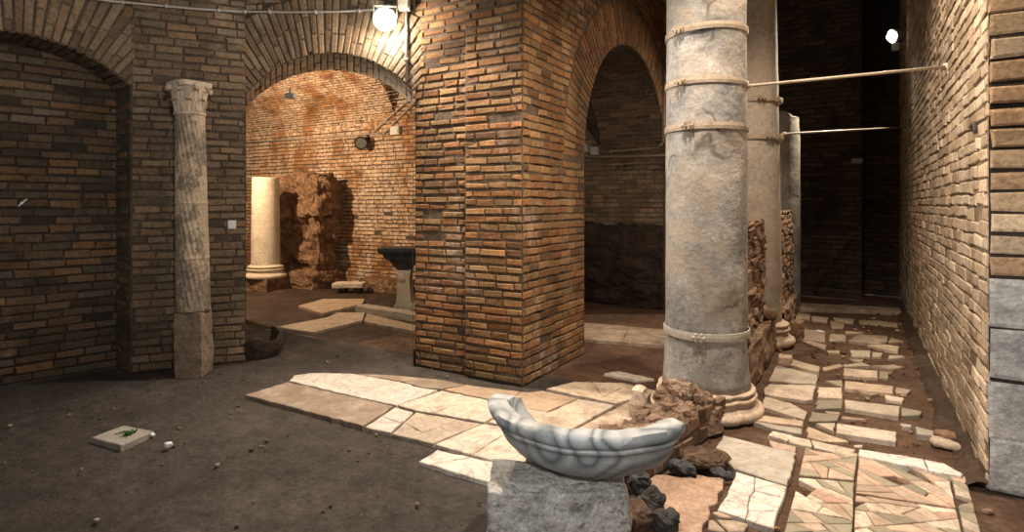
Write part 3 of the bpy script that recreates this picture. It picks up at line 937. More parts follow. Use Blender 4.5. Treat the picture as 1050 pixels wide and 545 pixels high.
slab(c2((735, 290), (822, 312), (820, 332), (742, 326)), 'slab_grey', 'loose flat grey tile lying on soil near the right wall', t=.03, name='loose_tile', cat='stone')
slab(c2((668, 278), (722, 285), (720, 293), (680, 291)), 'slab_white', 'small white stone chip left of the loose grey tile', t=.02, name='stone_chip', cat='stone')
rock(fl(969, 450), (.12, .10, .05), M['kerb_brick'], 'broken brown brick lump close to the right wall foot', 'brick', 'broken_brick', seed=2)
rock(fl(970, 459), (.15, .09, .04), M['slab_warm'], 'flat orange brown stone just below the broken brick lump', 'stone', 'flat_stone', seed=3)
rock(fl(841, 341), (.10, .06, .02), M['white_bit'], 'white paper scrap on the dull slab far down the corridor', 'scrap', 'paper_scrap', seed=4, amp=.01)

# ------------------------------------------------------------------ columns
C1 = c2w(1.53, 4.62); C2 = Vector((-1.04, 7.36, 0)); C3 = Vector((-1.05, 9.95, 0))


def band(parent, r, z, hh=.05, lug_ang=-1.9, mat='iron_tan', tilt=0.0):
    mb = MB()
    n = 64
    prof = [(r + .001, z - hh / 2), (r + .011, z - hh / 2), (r + .013, z), (r + .011, z + hh / 2), (r + .001, z + hh / 2)]
    mb.lathe(prof, n, lambda t, r_, z_: r_ + .0025 * math.sin(3 * t), caps=False)
    mb.v = [(x, y, zz + tilt * x) for x, y, zz in mb.v]
    o = mb.build('iron_band', M[mat], parent, smooth=False)
    lb = MB()
    cx, cy = (r + .03) * math.cos(lug_ang), (r + .03) * math.sin(lug_ang)
    R = Matrix.Rotation(lug_ang, 3, 'Z')
    for s_ in (-1, 1):
        lb.box(Vector((cx, cy, z + tilt * cx)) + R @ Vector((0, s_ * .018, 0)), (.05, .010, hh * 1.05), rot=R)
    a = Vector((cx, cy, z + tilt * cx)) + R @ Vector((.005, -.045, 0)); e = Vector((cx, cy, z + tilt * cx)) + R @ Vector((.005, .045, 0))
    lb.tube([a, e], .009, 6)
    lb.tube([a, a + (e - a) * .12], .015, 6); lb.tube([e - (e - a) * .12, e], .015, 6)
    lb.build('band_bolt', M[mat], o)
    return o


def shaft(parent, z0, z1, r0, r1, mat, seed=0, flare=0.0, broken=0.0, lean=0.0, name='shaft', nz=90, rough=.004):
    mb = MB(); prof = []
    for i in range(nz + 1):
        t = i / nz; z = z0 + (z1 - z0) * t
        r = r0 + (r1 - r0) * t
        if flare and t < .08:
            r += flare * (1 - t / .08) ** 2
        prof.append((r, z))
    def fn(t, r, z):
        p = Vector((math.cos(t) * .3, math.sin(t) * .3, z))
        k = noise.fractal((p + Vector((seed, 0, 0))) * 4.5, 1, 2.2, 4)
        chip = noise.noise((p + Vector((0, seed + 7, 0))) * 2.3)
        q = r + rough * k
        if chip > .40:
            q -= .012 * min((chip - .40) * 8, 1)
        if flare and z < z0 + .35:
            q -= .035 * max(0, noise.noise((p + Vector((5, 1, 2))) * 5)) * (1 - (z - z0) / .35)
        return q
    mb.lathe(prof, 72, fn)
    out = []
    for x, y, z in mb.v:
        if broken and z > z1 - .3:
            k = noise.fractal(Vector((x * 4, y * 4, seed)), 1, 2, 3)
            z = min(z, z1 - broken * (.5 + .6 * k) - max(0, x) * .25)
        out.append((x + lean * (z - z0), y, z))
    mb.v = out
    return mb.build(name, M[mat], parent, smooth=True)


def torus_base(parent, r, z0=0.0, k=1.0, mat='marble_base', dmg=.0):
    prof = []
    def tor(R, z, a, b, s=-90, e=90, n=9):
        for i in range(n):
            t = math.radians(s + (e - s) * i / (n - 1)); prof.append((R + a * math.cos(t), z + b * math.sin(t)))
    tor(r * 1.25, z0 + .045 * k, .042 * k, .045 * k)
    prof.append((r * 1.22, z0 + .095 * k)); prof.append((r * 1.22, z0 + .108 * k))
    prof.append((r * 1.14, z0 + .118 * k)); prof.append((r * 1.10, z0 + .14 * k)); prof.append((r * 1.13, z0 + .160 * k))
    tor(r * 1.15, z0 + .178 * k, .022 * k, .018 * k, n=6)
    prof.append((r * 1.09, z0 + .20 * k)); prof.append((r * 1.09, z0 + .215 * k))
    tor(r * 1.12, z0 + .232 * k, .018 * k, .015 * k, n=6)
    prof.append((r * 1.04, z0 + .255 * k)); prof.append((r * 1.0, z0 + .27 * k))
    mb = MB()
    def fn(t, r_, z):
        q = r_ + .004 * noise.fractal(Vector((math.cos(t) * 2, math.sin(t) * 2, z * 9)), 1, 2, 3)
        ch = noise.noise(Vector((math.cos(t) * 2.2, math.sin(t) * 2.2, z * 2 + 9)))
        return q - (max(0, ch - .25) * dmg)
    mb.lathe(prof, 80, fn)
    return mb.build('column_base', M[mat], parent, smooth=True)


col1 = thing('stone_column', C1, 'big grey granite column nearest the camera, bound with four iron bands', 'column', 'granite columns along the corridor')
shaft(col1, .20, 5.4, .312, .292, 'granite', 1, flare=.022)
torus_base(col1, .315, 0, .80, dmg=.10)
band(col1, .300, 2.93, .05, -2.0, tilt=.03); band(col1, .302, 2.53, .045, -1.95, tilt=-.01); band(col1, .304, 2.19, .05, -1.75, tilt=0)
band(col1, .314, .62, .055, -1.5, 'iron_pale', tilt=0)
col2 = thing('stone_column', C2, 'tan granite column second in the row, right behind the big grey one', 'column', 'granite columns along the corridor')
shaft(col2, .26, 5.6, .30, .265, 'granite_tan', 5, lean=-.012)
torus_base(col2, .31, 0, 1.0, dmg=.10)
band(col2, .285, 2.80, .05, -1.2); band(col2, .29, 2.37, .05, -.9)
col3 = thing('stone_column', C3, 'broken topped column farthest down the corridor by the dark end wall', 'column', 'granite columns along the corridor')
shaft(col3, .02, 3.06, .30, .285, 'granite', 9, broken=.12)
# lift child bands with lean ignored (small)

# tie rods
def rod(a, c_, label, r=.013):
    mb = MB(); a, c_ = Vector(a), Vector(c_); d = (c_ - a).normalized()
    side = Vector((0, -1, 0))
    mb.tube([a + Vector((-.04, -.03, -.03)), a + Vector((-.01, -.01, -.012)), a + d * .06, a.lerp(c_, .5), c_], r, 8)
    mb.tube([a + d * .02, a + d * .06], r * 1.8, 6)
    mb.tube([c_ - d * .012, c_], r * 2.4, 10)
    o = mb.build('tie_rod', M['steel'], smooth=True)
    return tag(o, label, 'tie rod', 'iron tie rods')


rod((-.80, 4.96, 2.545), (XW - .01, 5.92, 2.73), 'upper and longer iron tie rod running from the columns to the right wall')
rod((-.765, 7.50, 2.43), (XW - .01, 10.5, 2.76), 'lower and shorter iron tie rod across the dark corridor end')

# ------------------------------------------------------------------ low walls along the columns
# front kerb, brick right face, rubble top
XK = -.95
k0, k1 = 3.14, 4.46
mb = MB()
mb.box((XK - .16, (k0 + k1) / 2, .075), (.30, k1 - k0, .19), 0)
brick_field(mb, plane_f((XK - .01, k0, 0), (0, 1, 0), (1, 0, 0)), (0, k1 - k0), (0.0, .21), .13, .105, .022, None, 1, .018, .006, seed=31)
brick_field(mb, plane_f((XK - .31, k0 - .0, 0), (1, 0, 0), (0, -1, 0)), (0, .30), (0.0, .2), .16, .10, .02, None, 1, .018, .006, seed=32)
def ktop(a, c):
    x = XK - .01 - .30 * c; y = k0 - .01 + (k1 - k0 + .02) * a
    e = min(a, 1 - a, c, 1 - c)
    h = .175 + .03 * min(1, e * 9) + .06 * noise.fractal(Vector((x * 9, y * 9, 0)), .8, 2.1, 5) * min(1, e * 9 + .25) + .02 * a
    return (x, y, h)
mb.grid(ktop, 110, 40, 0)
rg = random.Random(9)
for k in range(16):
    lumpy(mb, (XK - rg.uniform(.06, .28), rg.uniform(k0 + .1, k1), .21), (rg.uniform(.06, .13), rg.uniform(.06, .12), .07), .015, 12, 3, 0, seed=k, rot=rg.uniform(0, 3))
mb.v = [(x + .11 - .176 * (4.45 - y), y, z) for x, y, z in mb.v]
kerb = mb.build('rubble_kerb', [M['rubble'], M['kerb_brick']])
tag(kerb, 'low rubble kerb with a red brick face running from the basin to the big column', 'low wall')
mb = MB()
hc = Vector((-1.08, 4.27, 0))
def heap(a, c):
    t = 2 * math.pi * a; r = c
    x, y = .27 * r * math.cos(t), .19 * r * math.sin(t)
    h = .29 * (1 - r ** 2.4) + .08 * noise.fractal(Vector((x * 9, y * 9, 4)), .8, 2.1, 5) * (1.15 - r)
    return (hc.x + x, hc.y + y, max(h, -.02) + .02)
mb.grid(heap, 90, 34)
for k in range(22):
    a = rg.uniform(0, 6.28); r = rg.uniform(.2, .95)
    lumpy(mb, (hc.x + .27 * r * math.cos(a), hc.y + .19 * r * math.sin(a), .29 * (1 - r ** 2.4) + .02), (rg.uniform(.05, .13), rg.uniform(.05, .12), rg.uniform(.05, .09)), .02, 12, 4, 0, seed=k + 20, rot=rg.uniform(0, 3))
mb.build('rubble_heap', M['rubble'], kerb)
rock((-1.41, 4.25, 0), (.10, .12, .22), M['marble_base'], 'pale upright stone on the left flank of the rubble heap', 'stone', 'upright_stone', seed=8)


def low_wall(y0, y1, h, xr, th, label, seed, lean=0.0, ledge=True, kh=.38, kx=-.78):
    t = thing('brick_wall_stump', ((xr - th / 2), (y0 + y1) / 2, 0), label, 'low wall')
    ox, oy = xr - th / 2, (y0 + y1) / 2
    mb = MB()
    def top(a, c):
        y = y0 + (y1 - y0) * a; x = xr - th * c
        return (x - ox, y - oy, h + .05 * noise.fractal(Vector((x * 5, y * 5, seed)), 1, 2, 4))
    mb.grid(top, 40, 12, 0)
    for xx, fl_ in ((xr, 1), (xr - th, 0)):
        mb.add([(xx - ox, y0 - oy, 0), (xx - ox, y1 - oy, 0), (xx - ox, y1 - oy, h - .03), (xx - ox, y0 - oy, h - .03)], [(0, 1, 2, 3)], 0)
    for yy in (y0, y1):
        mb.add([(xr - ox, yy - oy, 0), (xr - th - ox, yy - oy, 0), (xr - th - ox, yy - oy, h), (xr - ox, yy - oy, h)], [(0, 1, 2, 3)], 0)
    brick_field(mb, plane_f((xr - ox - .01, y0 - oy, 0), (0, 1, 0), (1, 0, 0)), (0, y1 - y0), (kh - .02, h), .24, .075, .025, None, 1, .03, .009, seed=seed, miss=.12)
    brick_field(mb, plane_f((xr - th - ox, y0 - oy + .01, 0), (1, 0, 0), (0, -1, 0)), (0, th), (0, h), .2, .075, .025, None, 1, .025, .009, seed=seed + 1, miss=.12)
    mb.build('masonry', [M['rubble'], M['kerb_brick']], t)
    # footing ledge
    mb = MB()
    def ft(a, c):
        y = y0 - .02 + (y1 - y0 + .06) * a
        wob = .03 * noise.fractal(Vector((y * 3, c * 3, seed)), 1, 2, 4)
        if c < .7:
            return (kx - ox + wob, y - oy, kh * c / .7)
        q = (c - .7) / .3
        return (kx - ox + wob * (1 - q) - q * (kx - xr + .05), y - oy, kh + .02 * noise.fractal(Vector((y * 8, c * 8, seed)), 1, 2, 4))
    mb.grid(ft, 50, 30)
    mb.build('footing', M['rubble'], t)
    return t


low_wall(5.08, 6.98, 1.42, -.89, .30, 'tall ruined brick wall stump between the first and second columns', 41)
low_wall(7.75, 9.55, 1.50, -.84, .30, 'narrow ruined wall stump between the second and the broken column', 47, kx=-.76, kh=.30)
rock((-.80, 6.75, .38), (.13, .16, .10), M['rubble'], 'rough brown stone lying on the ledge of the tall brick stump', 'stone', 'ledge_stone', seed=12)
rock((-.86, 5.25, .36), (.12, .20, .10), M['dark_stone'], 'dark stone on the ledge just behind the big column', 'stone', 'ledge_stone', seed=13)
rock((-.62, 6.35, 0), (.12, .16, .10), M['marble_base'], 'pale rounded stone lower of the two beside the kerb and second column', 'stone', 'rounded_stone', seed=14)
rock((-.63, 7.75, 0), (.14, .20, .20), M['rubble'], 'brown stone lump on the floor behind the second column', 'stone', 'stone_lump', seed=15)

# dark stones by the low kerb
def dk(px, py, z, s, label, seed, rot=0, mat='dark_stone', rnd=.75):
    return rock(fl(px, py, z), s, M[mat], label, 'stone', 'dark_stone', seed=seed, rot=rot, amp=.045, rnd=rnd, sc=11)


dk(720, 479, .01, (.24, .19, .07), 'large flat brown topped dark stone beside the kerb', 21, .4, 'brown_stone')
dk(701, 487, .01, (.13, .09, .06), 'smaller black stone left against the large flat stone', 22, .3, 'black_stone')
dk(739, 490, .01, (.11, .04, .03), 'thin black stone sliver right below the large flat stone', 23, -.3, 'black_stone')
dk(656, 514, .01, (.09, .09, .12), 'black upright stone directly against the right of the grey block', 24, .5, 'black_stone')
dk(669, 531, .01, (.12, .10, .09), 'black stone second from the grey block', 25, .2, 'dark_stone')
dk(655, 548, .01, (.14, .12, .10), 'brownish dark stone at the bottom edge nearest the grey block', 26, .9, 'brown_stone')
dk(685, 551, .01, (.12, .10, .07), 'dark stone at the bottom edge on the pink mortar bed', 27, .1, 'dark_stone')

# ------------------------------------------------------------------ basin on its block
bc = c2w(.20, 2.62)
mb = MB()
lumpy(mb, (0, 0, .20), (.60, .34, .39), .035, 5, 40, seed=30, rot=TH, round_=.14)
o = mb.build('stone_block', M['block_stone'], smooth=True); o.location = bc
tag(o, 'rough grey stone block carrying the marble basin fragment', 'stone block')

BC = c2w(.387, 2.83); ZB0 = .408
mb = MB()
R0 = .50
# profile outer bottom -> rim -> inner bottom (r, z)
prof = [(.20, .0), (.27, .006), (.335, .03), (.39, .066), (.428, .11), (.448, .15), (.455, .178), (.470, .186), (.474, .198), (.470, .206), (.484, .216), (.498, .232), (.502, .25), (.494, .268), (.475, .276),
        (.44, .281), (.41, .272), (.395, .235), (.385, .18), (.355, .135), (.31, .095), (.26, .07), (.20, .06)]
NA = 110
a0, a1 = math.radians(150), math.radians(313)
vs = []
for i in range(NA + 1):
    t = i / NA; a = a0 + (a1 - a0) * t
    # broken top: dips and rises
    hk = 1.0 - .05 * math.sin(math.pi * t) + .03 * noise.noise(Vector((t * 9, 2, 0)))
    for j, (r, z) in enumerate(prof):
        cut_r = .20 + .04 * noise.noise(Vector((t * 6, 5, 1))) + (.06 * max(0, (t - .72) / .28) + .06 * max(0, (.2 - t) / .2))
        rr_ = max(r, cut_r) if j < 6 or j > 17 else r
        zz = z
        if rr_ > r + 1e-4:   # follow the bowl shape where the bottom is broken off
            zz = np.interp(rr_, [p[0] for p in prof[:7]], [p[1] for p in prof[:7]]) if j < 6 else np.interp(rr_, [p[0] for p in prof[:16:-1]], [p[1] for p in prof[:16:-1]])
        deg = math.degrees(a)
        if deg < 190:
            zz = min(zz, .20 + .085 * max(0, (deg - 148) / 42) ** 1.4 + .02 * noise.noise(Vector((a * 9, j * .2, 7))))
        aa = a + .03 * noise.noise(Vector((j * .6, t * 3, 4))) * (1 if i in (0, NA) else 0)
        rim = 1.0 if 9 <= j <= 18 else .3
        kk = .007 * rim * noise.fractal(Vector((math.cos(a) * 2.4, math.sin(a) * 2.4, j * .35)), 1, 2, 4)
        zz += .014 * rim * noise.fractal(Vector((math.cos(a) * 1.8 + 3, math.sin(a) * 1.8, j * .15)), 1, 2, 4) if j >= 12 else 0
        vs.append((( rr_ + kk) * math.cos(aa), (rr_ + kk) * math.sin(aa), zz * hk))
m_ = len(prof); fs = []
for i in range(NA):
    for j in range(m_):
        j2 = (j + 1) % m_
        fs.append((i * m_ + j, (i + 1) * m_ + j, (i + 1) * m_ + j2, i * m_ + j2))
fs.append(tuple(reversed(range(m_)))); fs.append(tuple(range(NA * m_, NA * m_ + m_)))
mb.add(vs, fs)
o = mb.build('marble_basin', M['marble_banded'], smooth=True)
o.location = (BC.x, BC.y, ZB0); o.rotation_euler = (0, 0, TH)
o.data.set_sharp_from_angle(angle=math.radians(50))
tag(o, 'curved fragment of a banded grey and white marble basin on the stone block', 'basin')

# ------------------------------------------------------------------ colonnette with spiral flutes
cc = c2w(-.5425 * 5.56, 5.56)
t = thing('spiral_colonnette', cc, 'slender spiral fluted marble colonnette with leafy capital against the left brick pier', 'column')
t.rotation_euler = Matrix.Rotation(.018, 3, Vector((0, 0, 1)).cross(Vector((-CT, -ST, 0)))).to_euler()
mb = MB(); lumpy(mb, (0, 0, .295), (.245, .245, .61), .012, 7, 12, seed=33, rot=math.radians(34), round_=.06)
mb.build('pedestal', M['pedestal'], t)
mb = MB()
prof = [(.150 - .022 * (i / 160), .60 + 1.84 * i / 160) for i in range(161)]
def flute(th, r, z):
    w_ = .35 + .65 * (noise.noise(Vector((z * 3, math.cos(th), math.sin(th)))) > -.3)
    if abs(z - 1.10) < .012 or abs(z - 1.62) < .010:
        return r + .004
    return r - .008 * w_ * (0.5 + .5 * math.cos(20 * th + 26 * z)) + .003 * noise.noise(Vector((math.cos(th) * 3, math.sin(th) * 3, z * 6)))
mb.lathe(prof, 128, flute)
mb.build('spiral_shaft', M['spiral'], t, smooth=True)
mb = MB()
cap0 = 2.44
prof = [(.125, cap0), (.138, cap0 + .012), (.138, cap0 + .03), (.122, cap0 + .04), (.130, cap0 + .10), (.140, cap0 + .18), (.155, cap0 + .25), (.165, cap0 + .275)]
mb.lathe(prof, 48)
# abacus with hollow sides
ab = []
for i in range(48):
    a = 2 * math.pi * i / 48 + math.radians(34); q = abs(math.cos(2 * a)); ab.append((.158 + .040 * (1 - q) ** 1.3, a))
lo = [(r * math.cos(a), r * math.sin(a), cap0 + .27) for r, a in ab]; hi = [(r * 1.03 * math.cos(a), r * 1.03 * math.sin(a), cap0 + .315) for r, a in ab]
mb.add(lo + hi, [(i, (i + 1) % 48, 48 + (i + 1) % 48, 48 + i) for i in range(48)] + [tuple(reversed(range(48))), tuple(range(48, 96))])
def leaf(ang, z0, h, r0, r1, wd):
    R = Matrix.Rotation(ang, 3, 'Z')
    def fn(a, c):
        x = (a - .5) * wd * (math.sin(math.pi * min(1, c * .85 + .15)) ** .6) * (1 + .12 * math.sin(c * 22))
        rr = r0 + (r1 - r0) * c ** 2.2 + (.03 * max(0, c - .75) / .25) - .25 * x * x / wd + .006 * math.cos(a * 14)
        z = z0 + h * (c if c < .85 else .85 - (c - .85) * .8)
        return tuple(R @ Vector((rr, x, z)))
    mb.grid(fn, 10, 14)
for k in range(8):
    leaf(2 * math.pi * k / 8 + .2, cap0 + .035, .14, .128, .160, .10)
    leaf(2 * math.pi * (k + .5) / 8 + .2, cap0 + .10, .165, .136, .168, .09)
for k in range(4):   # corner volutes and centre flowers
    a = math.radians(34) + math.pi / 4 + k * math.pi / 2
    lumpy(mb, (.175 * math.cos(a), .175 * math.sin(a), cap0 + .255), (.05, .05, .05), .006, 12, 3, seed=k, round_=.8)
    a -= math.pi / 4
    lumpy(mb, (.158 * math.cos(a), .158 * math.sin(a), cap0 + .285), (.05, .05, .05), .008, 14, 3, seed=k + 5, round_=.8)
mb.build('leafy_capital', M['capital'], t, smooth=False)

# ------------------------------------------------------------------ back room things
pc = c2w(-.421 * 11.2, 11.2)
t = thing('stone_column', pc, 'pale broken column stump with moulded base inside the arched back room', 'column')
mb = MB(); lumpy(mb, (0, 0, .10), (.62, .62, .24), .02, 6, 10, seed=51, rot=.2, round_=.06); mb.build('plinth', M['rubble_back'], t)
shaft(t, .44, 2.12, .262, .245, 'marble_warm', 21, name='shaft')
torus_base(t, .275, .21, .95, 'marble_warm')

rp = c2w(-.35 * 12.05, 12.05)
mb = MB(); lumpy(mb, (0, 0, 1.08), (1.15, .62, 2.28), .20, 2.6, 26, seed=55, rot=.15, round_=.12)
lumpy(mb, (.42, -.1, 1.75), (.55, .5, .75), .14, 4, 14, seed=57, round_=.4)
lumpy(mb, (.15, -.25, .1), (1.5, .75, .36), .10, 4, 18, seed=58, round_=.2)
o = mb.build('rubble_pillar', M['rubble_back'], smooth=False); o.location = rp
tag(o, 'dark ragged rubble pillar standing against the back room wall', 'rubble pillar')
mb = MB(); lumpy(mb, (0, 0, .09), (1.1, .42, .26), .05, 5, 14, seed=60, rot=-.05, round_=.2)
o = mb.build('rubble_bench', M['rubble_back'], smooth=False); o.location = fl(397, 297)
tag(o, 'low brown rubble bench at the foot of the back room wall behind the table', 'rubble bench')
# stone slab on two dark supports
sp_ = fl(358, 299)
t = thing('raised_slab', sp_, 'thin pale slab on low dark supports right of the rubble pillar', 'slab')
mb = MB(); lumpy(mb, (0, 0, .13), (.56, .3, .08), .01, 8, 8, seed=61, rot=TH, round_=.08); mb.build('slab_top', M['marble_warm'], t)
mb = MB(); lumpy(mb, (-.1, -.06, .045), (.14, .22, .10), .02, 8, 6, seed=62, rot=TH); mb.build('support', M['dark_stone'], t)
mb = MB(); lumpy(mb, (.14, .08, .045), (.14, .22, .10), .02, 8, 6, seed=63, rot=TH); mb.build('support', M['dark_stone'], t)

# stone sill
a_, e_ = fl(370, 318), fl(445, 330)
mb = MB(); d_ = e_ - a_
lumpy(mb, ((a_ + e_) / 2) + Vector((0, 0, .035)), (d_.length, .22, .10), .008, 6, 12, seed=65, rot=math.atan2(d_.y, d_.x), round_=.04)
tag(mb.build('stone_sill', M['slab_grey']), 'long grey stone sill on the floor in front of the table leg', 'sill')

# ornamental table: carved leg, black stepped top
tp = fl(414.5, 316)
t = thing('carved_table', tp, 'ancient table with carved white leg and black stepped top beside the pier', 'table', rz=TH)
mb = MB()
pr = [(.26, 0), (.26, .06), (.20, .09), (.17, .16), (.15, .30), (.14, .45), (.15, .56), (.17, .60)]
for (w0, z0), (w1, z1) in zip(pr[:-1], pr[1:]):
    dd0, dd1 = .14 + .10 * (w0 - .14), .14 + .10 * (w1 - .14)
    q = []
    for w_, z_, dd in ((w0, z0, dd0), (w1, z1, dd1)):
        # the leg swells to the right lower down, like an animal paw
        q += [(-w_ * .55, -dd, z_), (w_ * .75, -dd, z_), (w_ * .75, dd, z_), (-w_ * .55, dd, z_)]
    mb.add(q, [(0, 1, 5, 4), (1, 2, 6, 5), (2, 3, 7, 6), (3, 0, 4, 7)])
mb.add([(-.14, -.15, 0), (.20, -.15, 0), (.20, .15, 0), (-.14, .15, 0)], [(0, 3, 2, 1)])
mb.add([(-.094, -.143, .6), (.127, -.143, .6), (.127, .143, .6), (-.094, .143, .6)], [(0, 1, 2, 3)])
lg = mb.build('table_leg', M['marble_warm'], t)
mb = MB()
for rr_, th_ in ((.062, .02), (.04, .035), (.018, .045)):
    mb.tube([(-.01, -.13, .50), (-.01, -.15 - th_, .50)], rr_, 20)
mb.build('volute', M['marble_warm'], lg, smooth=False)
mb = MB()
st = [(.10, .60), (.14, .66), (.20, .74), (.20, .755), (.24, .76), (.30, .86), (.34, .87), (.36, .90), (.36, .945)]
for (w0, z0), (w1, z1) in zip(st[:-1], st[1:]):
    q = []
    for w_, z_ in ((w0, z0), (w1, z1)):
        q += [(-w_, -w_ * .7, z_), (w_ * 1.1, -w_ * .7, z_), (w_ * 1.1, w_ * .7, z_), (-w_, w_ * .7, z_)]
    mb.add(q, [(0, 1, 5, 4), (1, 2, 6, 5), (2, 3, 7, 6), (3, 0, 4, 7)])
mb.add([(-.36, -.252, .945), (.396, -.252, .945), (.396, .252, .945), (-.36, .252, .945)], [(0, 1, 2, 3)])
mb.add([(-.10, -.07, .60), (.11, -.07, .60), (.11, .07, .60), (-.10, .07, .60)], [(0, 3, 2, 1)])
mb.build('table_top', M['black_stone'], t)

# dark curved fragment by the left jamb
mb = MB()
n_ = 40; vs = []
for i in range(n_ + 1):
    a = math.radians(-20 + 150 * i / n_)
    for r, z in ((.30, 0), (.34, .10), (.35, .22), (.31, .24), (.29, .12), (.25, 0)):
        q = r + .008 * noise.noise(Vector((a * 5, z * 9, 1)))
        vs.append((q * math.cos(a), q * math.sin(a), z * (.85 + .15 * math.sin(i * .35))))
fs = []
for i in range(n_):
    for j in range(6):
        fs.append((i * 6 + j, (i + 1) * 6 + j, (i + 1) * 6 + (j + 1) % 6, i * 6 + (j + 1) % 6))
fs += [tuple(range(6)), tuple(reversed(range(n_ * 6, n_ * 6 + 6)))]
mb.add(vs, fs)
o = mb.build('vessel_fragment', M['rubble_dark'], smooth=False)
o.location = fl(258, 362); o.rotation_euler = (0, 0, TH - 1.0)
tag(o, 'dark curved vessel fragment on the floor just inside the arch left jamb', 'fragment')

# spotlight, box and conduits on the back wall
def wall_pt(px, py, off=.05):
    p = onY(px, py, YB); return Vector((p.x, YB - off, p.z))


sp0 = wall_pt(378, 147, .20)
t = thing('spotlight', sp0, 'black round spotlight with dim lens under the vault of the back room', 'spotlight')
dr = (Vector((-4, 3, 1.0)) - sp0).normalized()
mb = MB(); mb.tube([-dr * .16, -dr * .10, dr * .04, dr * .06], [.06, .11, .12, .135], 20); mb.build('housing', M['black_metal'], t, smooth=False)
mb = MB(); mb.tube([dr * .058, dr * .066], .105, 20); mb.build('lens', M['glow_dim'], t)
mb = MB(); mb.tube([(0, .18, .10), (0, .05, .10), -dr * .05], .018, 8); mb.tube([(0, .18, .02), (0, .18, .18)], .04, 8); mb.build('bracket', M['black_metal'], t)
bp = wall_pt(407, 134, .04)
t = thing('junction_box', bp, 'white square box on the back room wall right of the spotlight', 'junction box')
mb = MB(); mb.box((0, 0, 0), (.22, .08, .16)); mb.build('box_body', M['plastic_white'], t)
mb = MB(); mb.box((0, -.045, 0), (.19, .01, .13)); mb.build('box_lid', M['plastic_white'], t)


def conduit(pts, r, mat, label, clips=True, name='conduit'):
    mb = MB(); mb.tube(pts, r, 8)
    if clips:
        for p, q in zip(pts[:-1], pts[1:]):
            n = max(1, int((Vector(q) - Vector(p)).length / .55))
            for i in range(n):
                c = Vector(p).lerp(Vector(q), (i + .5) / n); d = (Vector(q) - Vector(p)).normalized()
                mb.tube([c - d * .012, c + d * .012], r * 1.7, 8)
    return tag(mb.build(name, M[mat], smooth=True), label, 'conduit')


conduit([wall_pt(225, 148), wall_pt(310, 142.5), wall_pt(388, 137), wall_pt(393, 139), wall_pt(421, 111), wall_pt(440, 92)], .012, 'conduit', 'thin pale conduit along the vault springing of the back room, lower of two')
conduit([wall_pt(384, 136), wall_pt(396, 125), wall_pt(424, 100), wall_pt(440, 86)], .012, 'conduit', 'short pale conduit rising right above the spotlight, upper of two')

# main floodlight on the middle arch wall
lp = Q1.lerp(PA, .835) + Vector((0, 0, 0)); 
dB = ((395 - CX) / F)
lpz = EYE + (HY - 19) / F * 5.72
LP = c2w(dB * 5.72, 5.72, lpz)
t = thing('floodlight', LP, 'glaring white floodlight on the wall over the middle arch', 'floodlight')
aim = (Vector((-1.4, 1.0, .3)) - LP).normalized()
Rm = aim.to_track_quat('-Z', 'Y').to_matrix()
mb = MB(); mb.box(-aim * .03, (.17, .15, .10), rot=Rm)
for k in range(5):
    mb.box(-aim * .095 + Rm @ Vector(((k - 2) * .04, 0, 0)), (.008, .15, .04), rot=Rm)
mb.build('housing', M['plastic_grey'], t)
mb = MB(); mb.tube([aim * .021, aim * .045], .108, 32); mb.build('lamp_glass', M['glow_main'], t)
mb = MB(); back = -n2 * .22 - Vector((0, 0, 0))
mb.tube([Rm @ Vector((-.11, 0, .03)), Rm @ Vector((-.11, .10, .06)), Rm @ Vector((.11, .10, .06)), Rm @ Vector((.11, 0, .03))], .010, 6)
mb.tube([Rm @ Vector((0, .10, .06)), Rm @ Vector((0, .10, .06)) + back], .012, 6); mb.build('bracket', M['plastic_grey'], t)
lamp('POINT', 'floodlight_glow', LP + aim * .10, 55, (1, .85, .68), size=.05)
lamp('SPOT', 'floodlight_beam', LP + aim * .12, 420, (1, .86, .70), LP + aim * 3, 140, .5, .05)

# conduit and box right of it
def on2(px, py, off=.03):
    # point on the middle arch wall plane
    xr = (px - CX) / F; dirv = c2w(xr, 1.0); s_ = (Q1.dot(n2)) / dirv.dot(n2)
    p = pd(px, py, s_); return p + n2 * off


def onP(px, py, off=.03):
    xr = (px - CX) / F; dirv = c2w(xr, 1.0); s_ = (Q0.dot(nP)) / dirv.dot(nP)
    return pd(px, py, s_) + nP * off


def onLw(px, py, off=.03):
    xr = (px - CX) / F; dirv = c2w(xr, 1.0); s_ = (Q0.dot(nL)) / dirv.dot(nL)
    return pd(px, py, s_) + nL * off


conduit([on2(417.5, -20), on2(417.5, 40), on2(418, 84)], .013, 'conduit', 'vertical grey conduit on the wall right of the glaring floodlight')
jb = on2(416, 6, .05)
t = thing('junction_box', jb, 'pale junction box at the picture top right of the glaring floodlight', 'junction box')
ry = math.atan2(u2.y, u2.x)
Rz = Matrix.Rotation(ry, 3, 'Z')
mb = MB(); mb.box((0, 0, 0), (.11, .06, .13), rot=Rz); mb.build('box_body', M['plastic_white'], t)
mb = MB(); mb.box(Rz @ Vector((0, -.035, 0)), (.09, .012, .11), rot=Rz); mb.build('box_lid', M['plastic_white'], t)
conduit([onLw(70, -4, .05), onLw(110, 2, .04), onP(140, 4.5), onP(200, 10), onP(248, 13), on2(256, 13), on2(300, 13.5), on2(350, 13), on2(388, 11)], .012, 'conduit', 'long pale cable conduit crossing above the arches to the floodlight')
# white tag
wt = onP(238, 230, .025)
mb = MB(); mb.box((0, 0, 0), (.075, .014, .085), rot=Matrix.Rotation(math.atan2(uP.y, uP.x), 3, 'Z'))
mb.box(nP * .008, (.06, .006, .07), rot=Matrix.Rotation(math.atan2(uP.y, uP.x), 3, 'Z'))
o = mb.build('wall_tag', M['white_bit']); o.location = wt; tag(o, 'small white square tag on the brick pier left of the middle arch', 'tag')
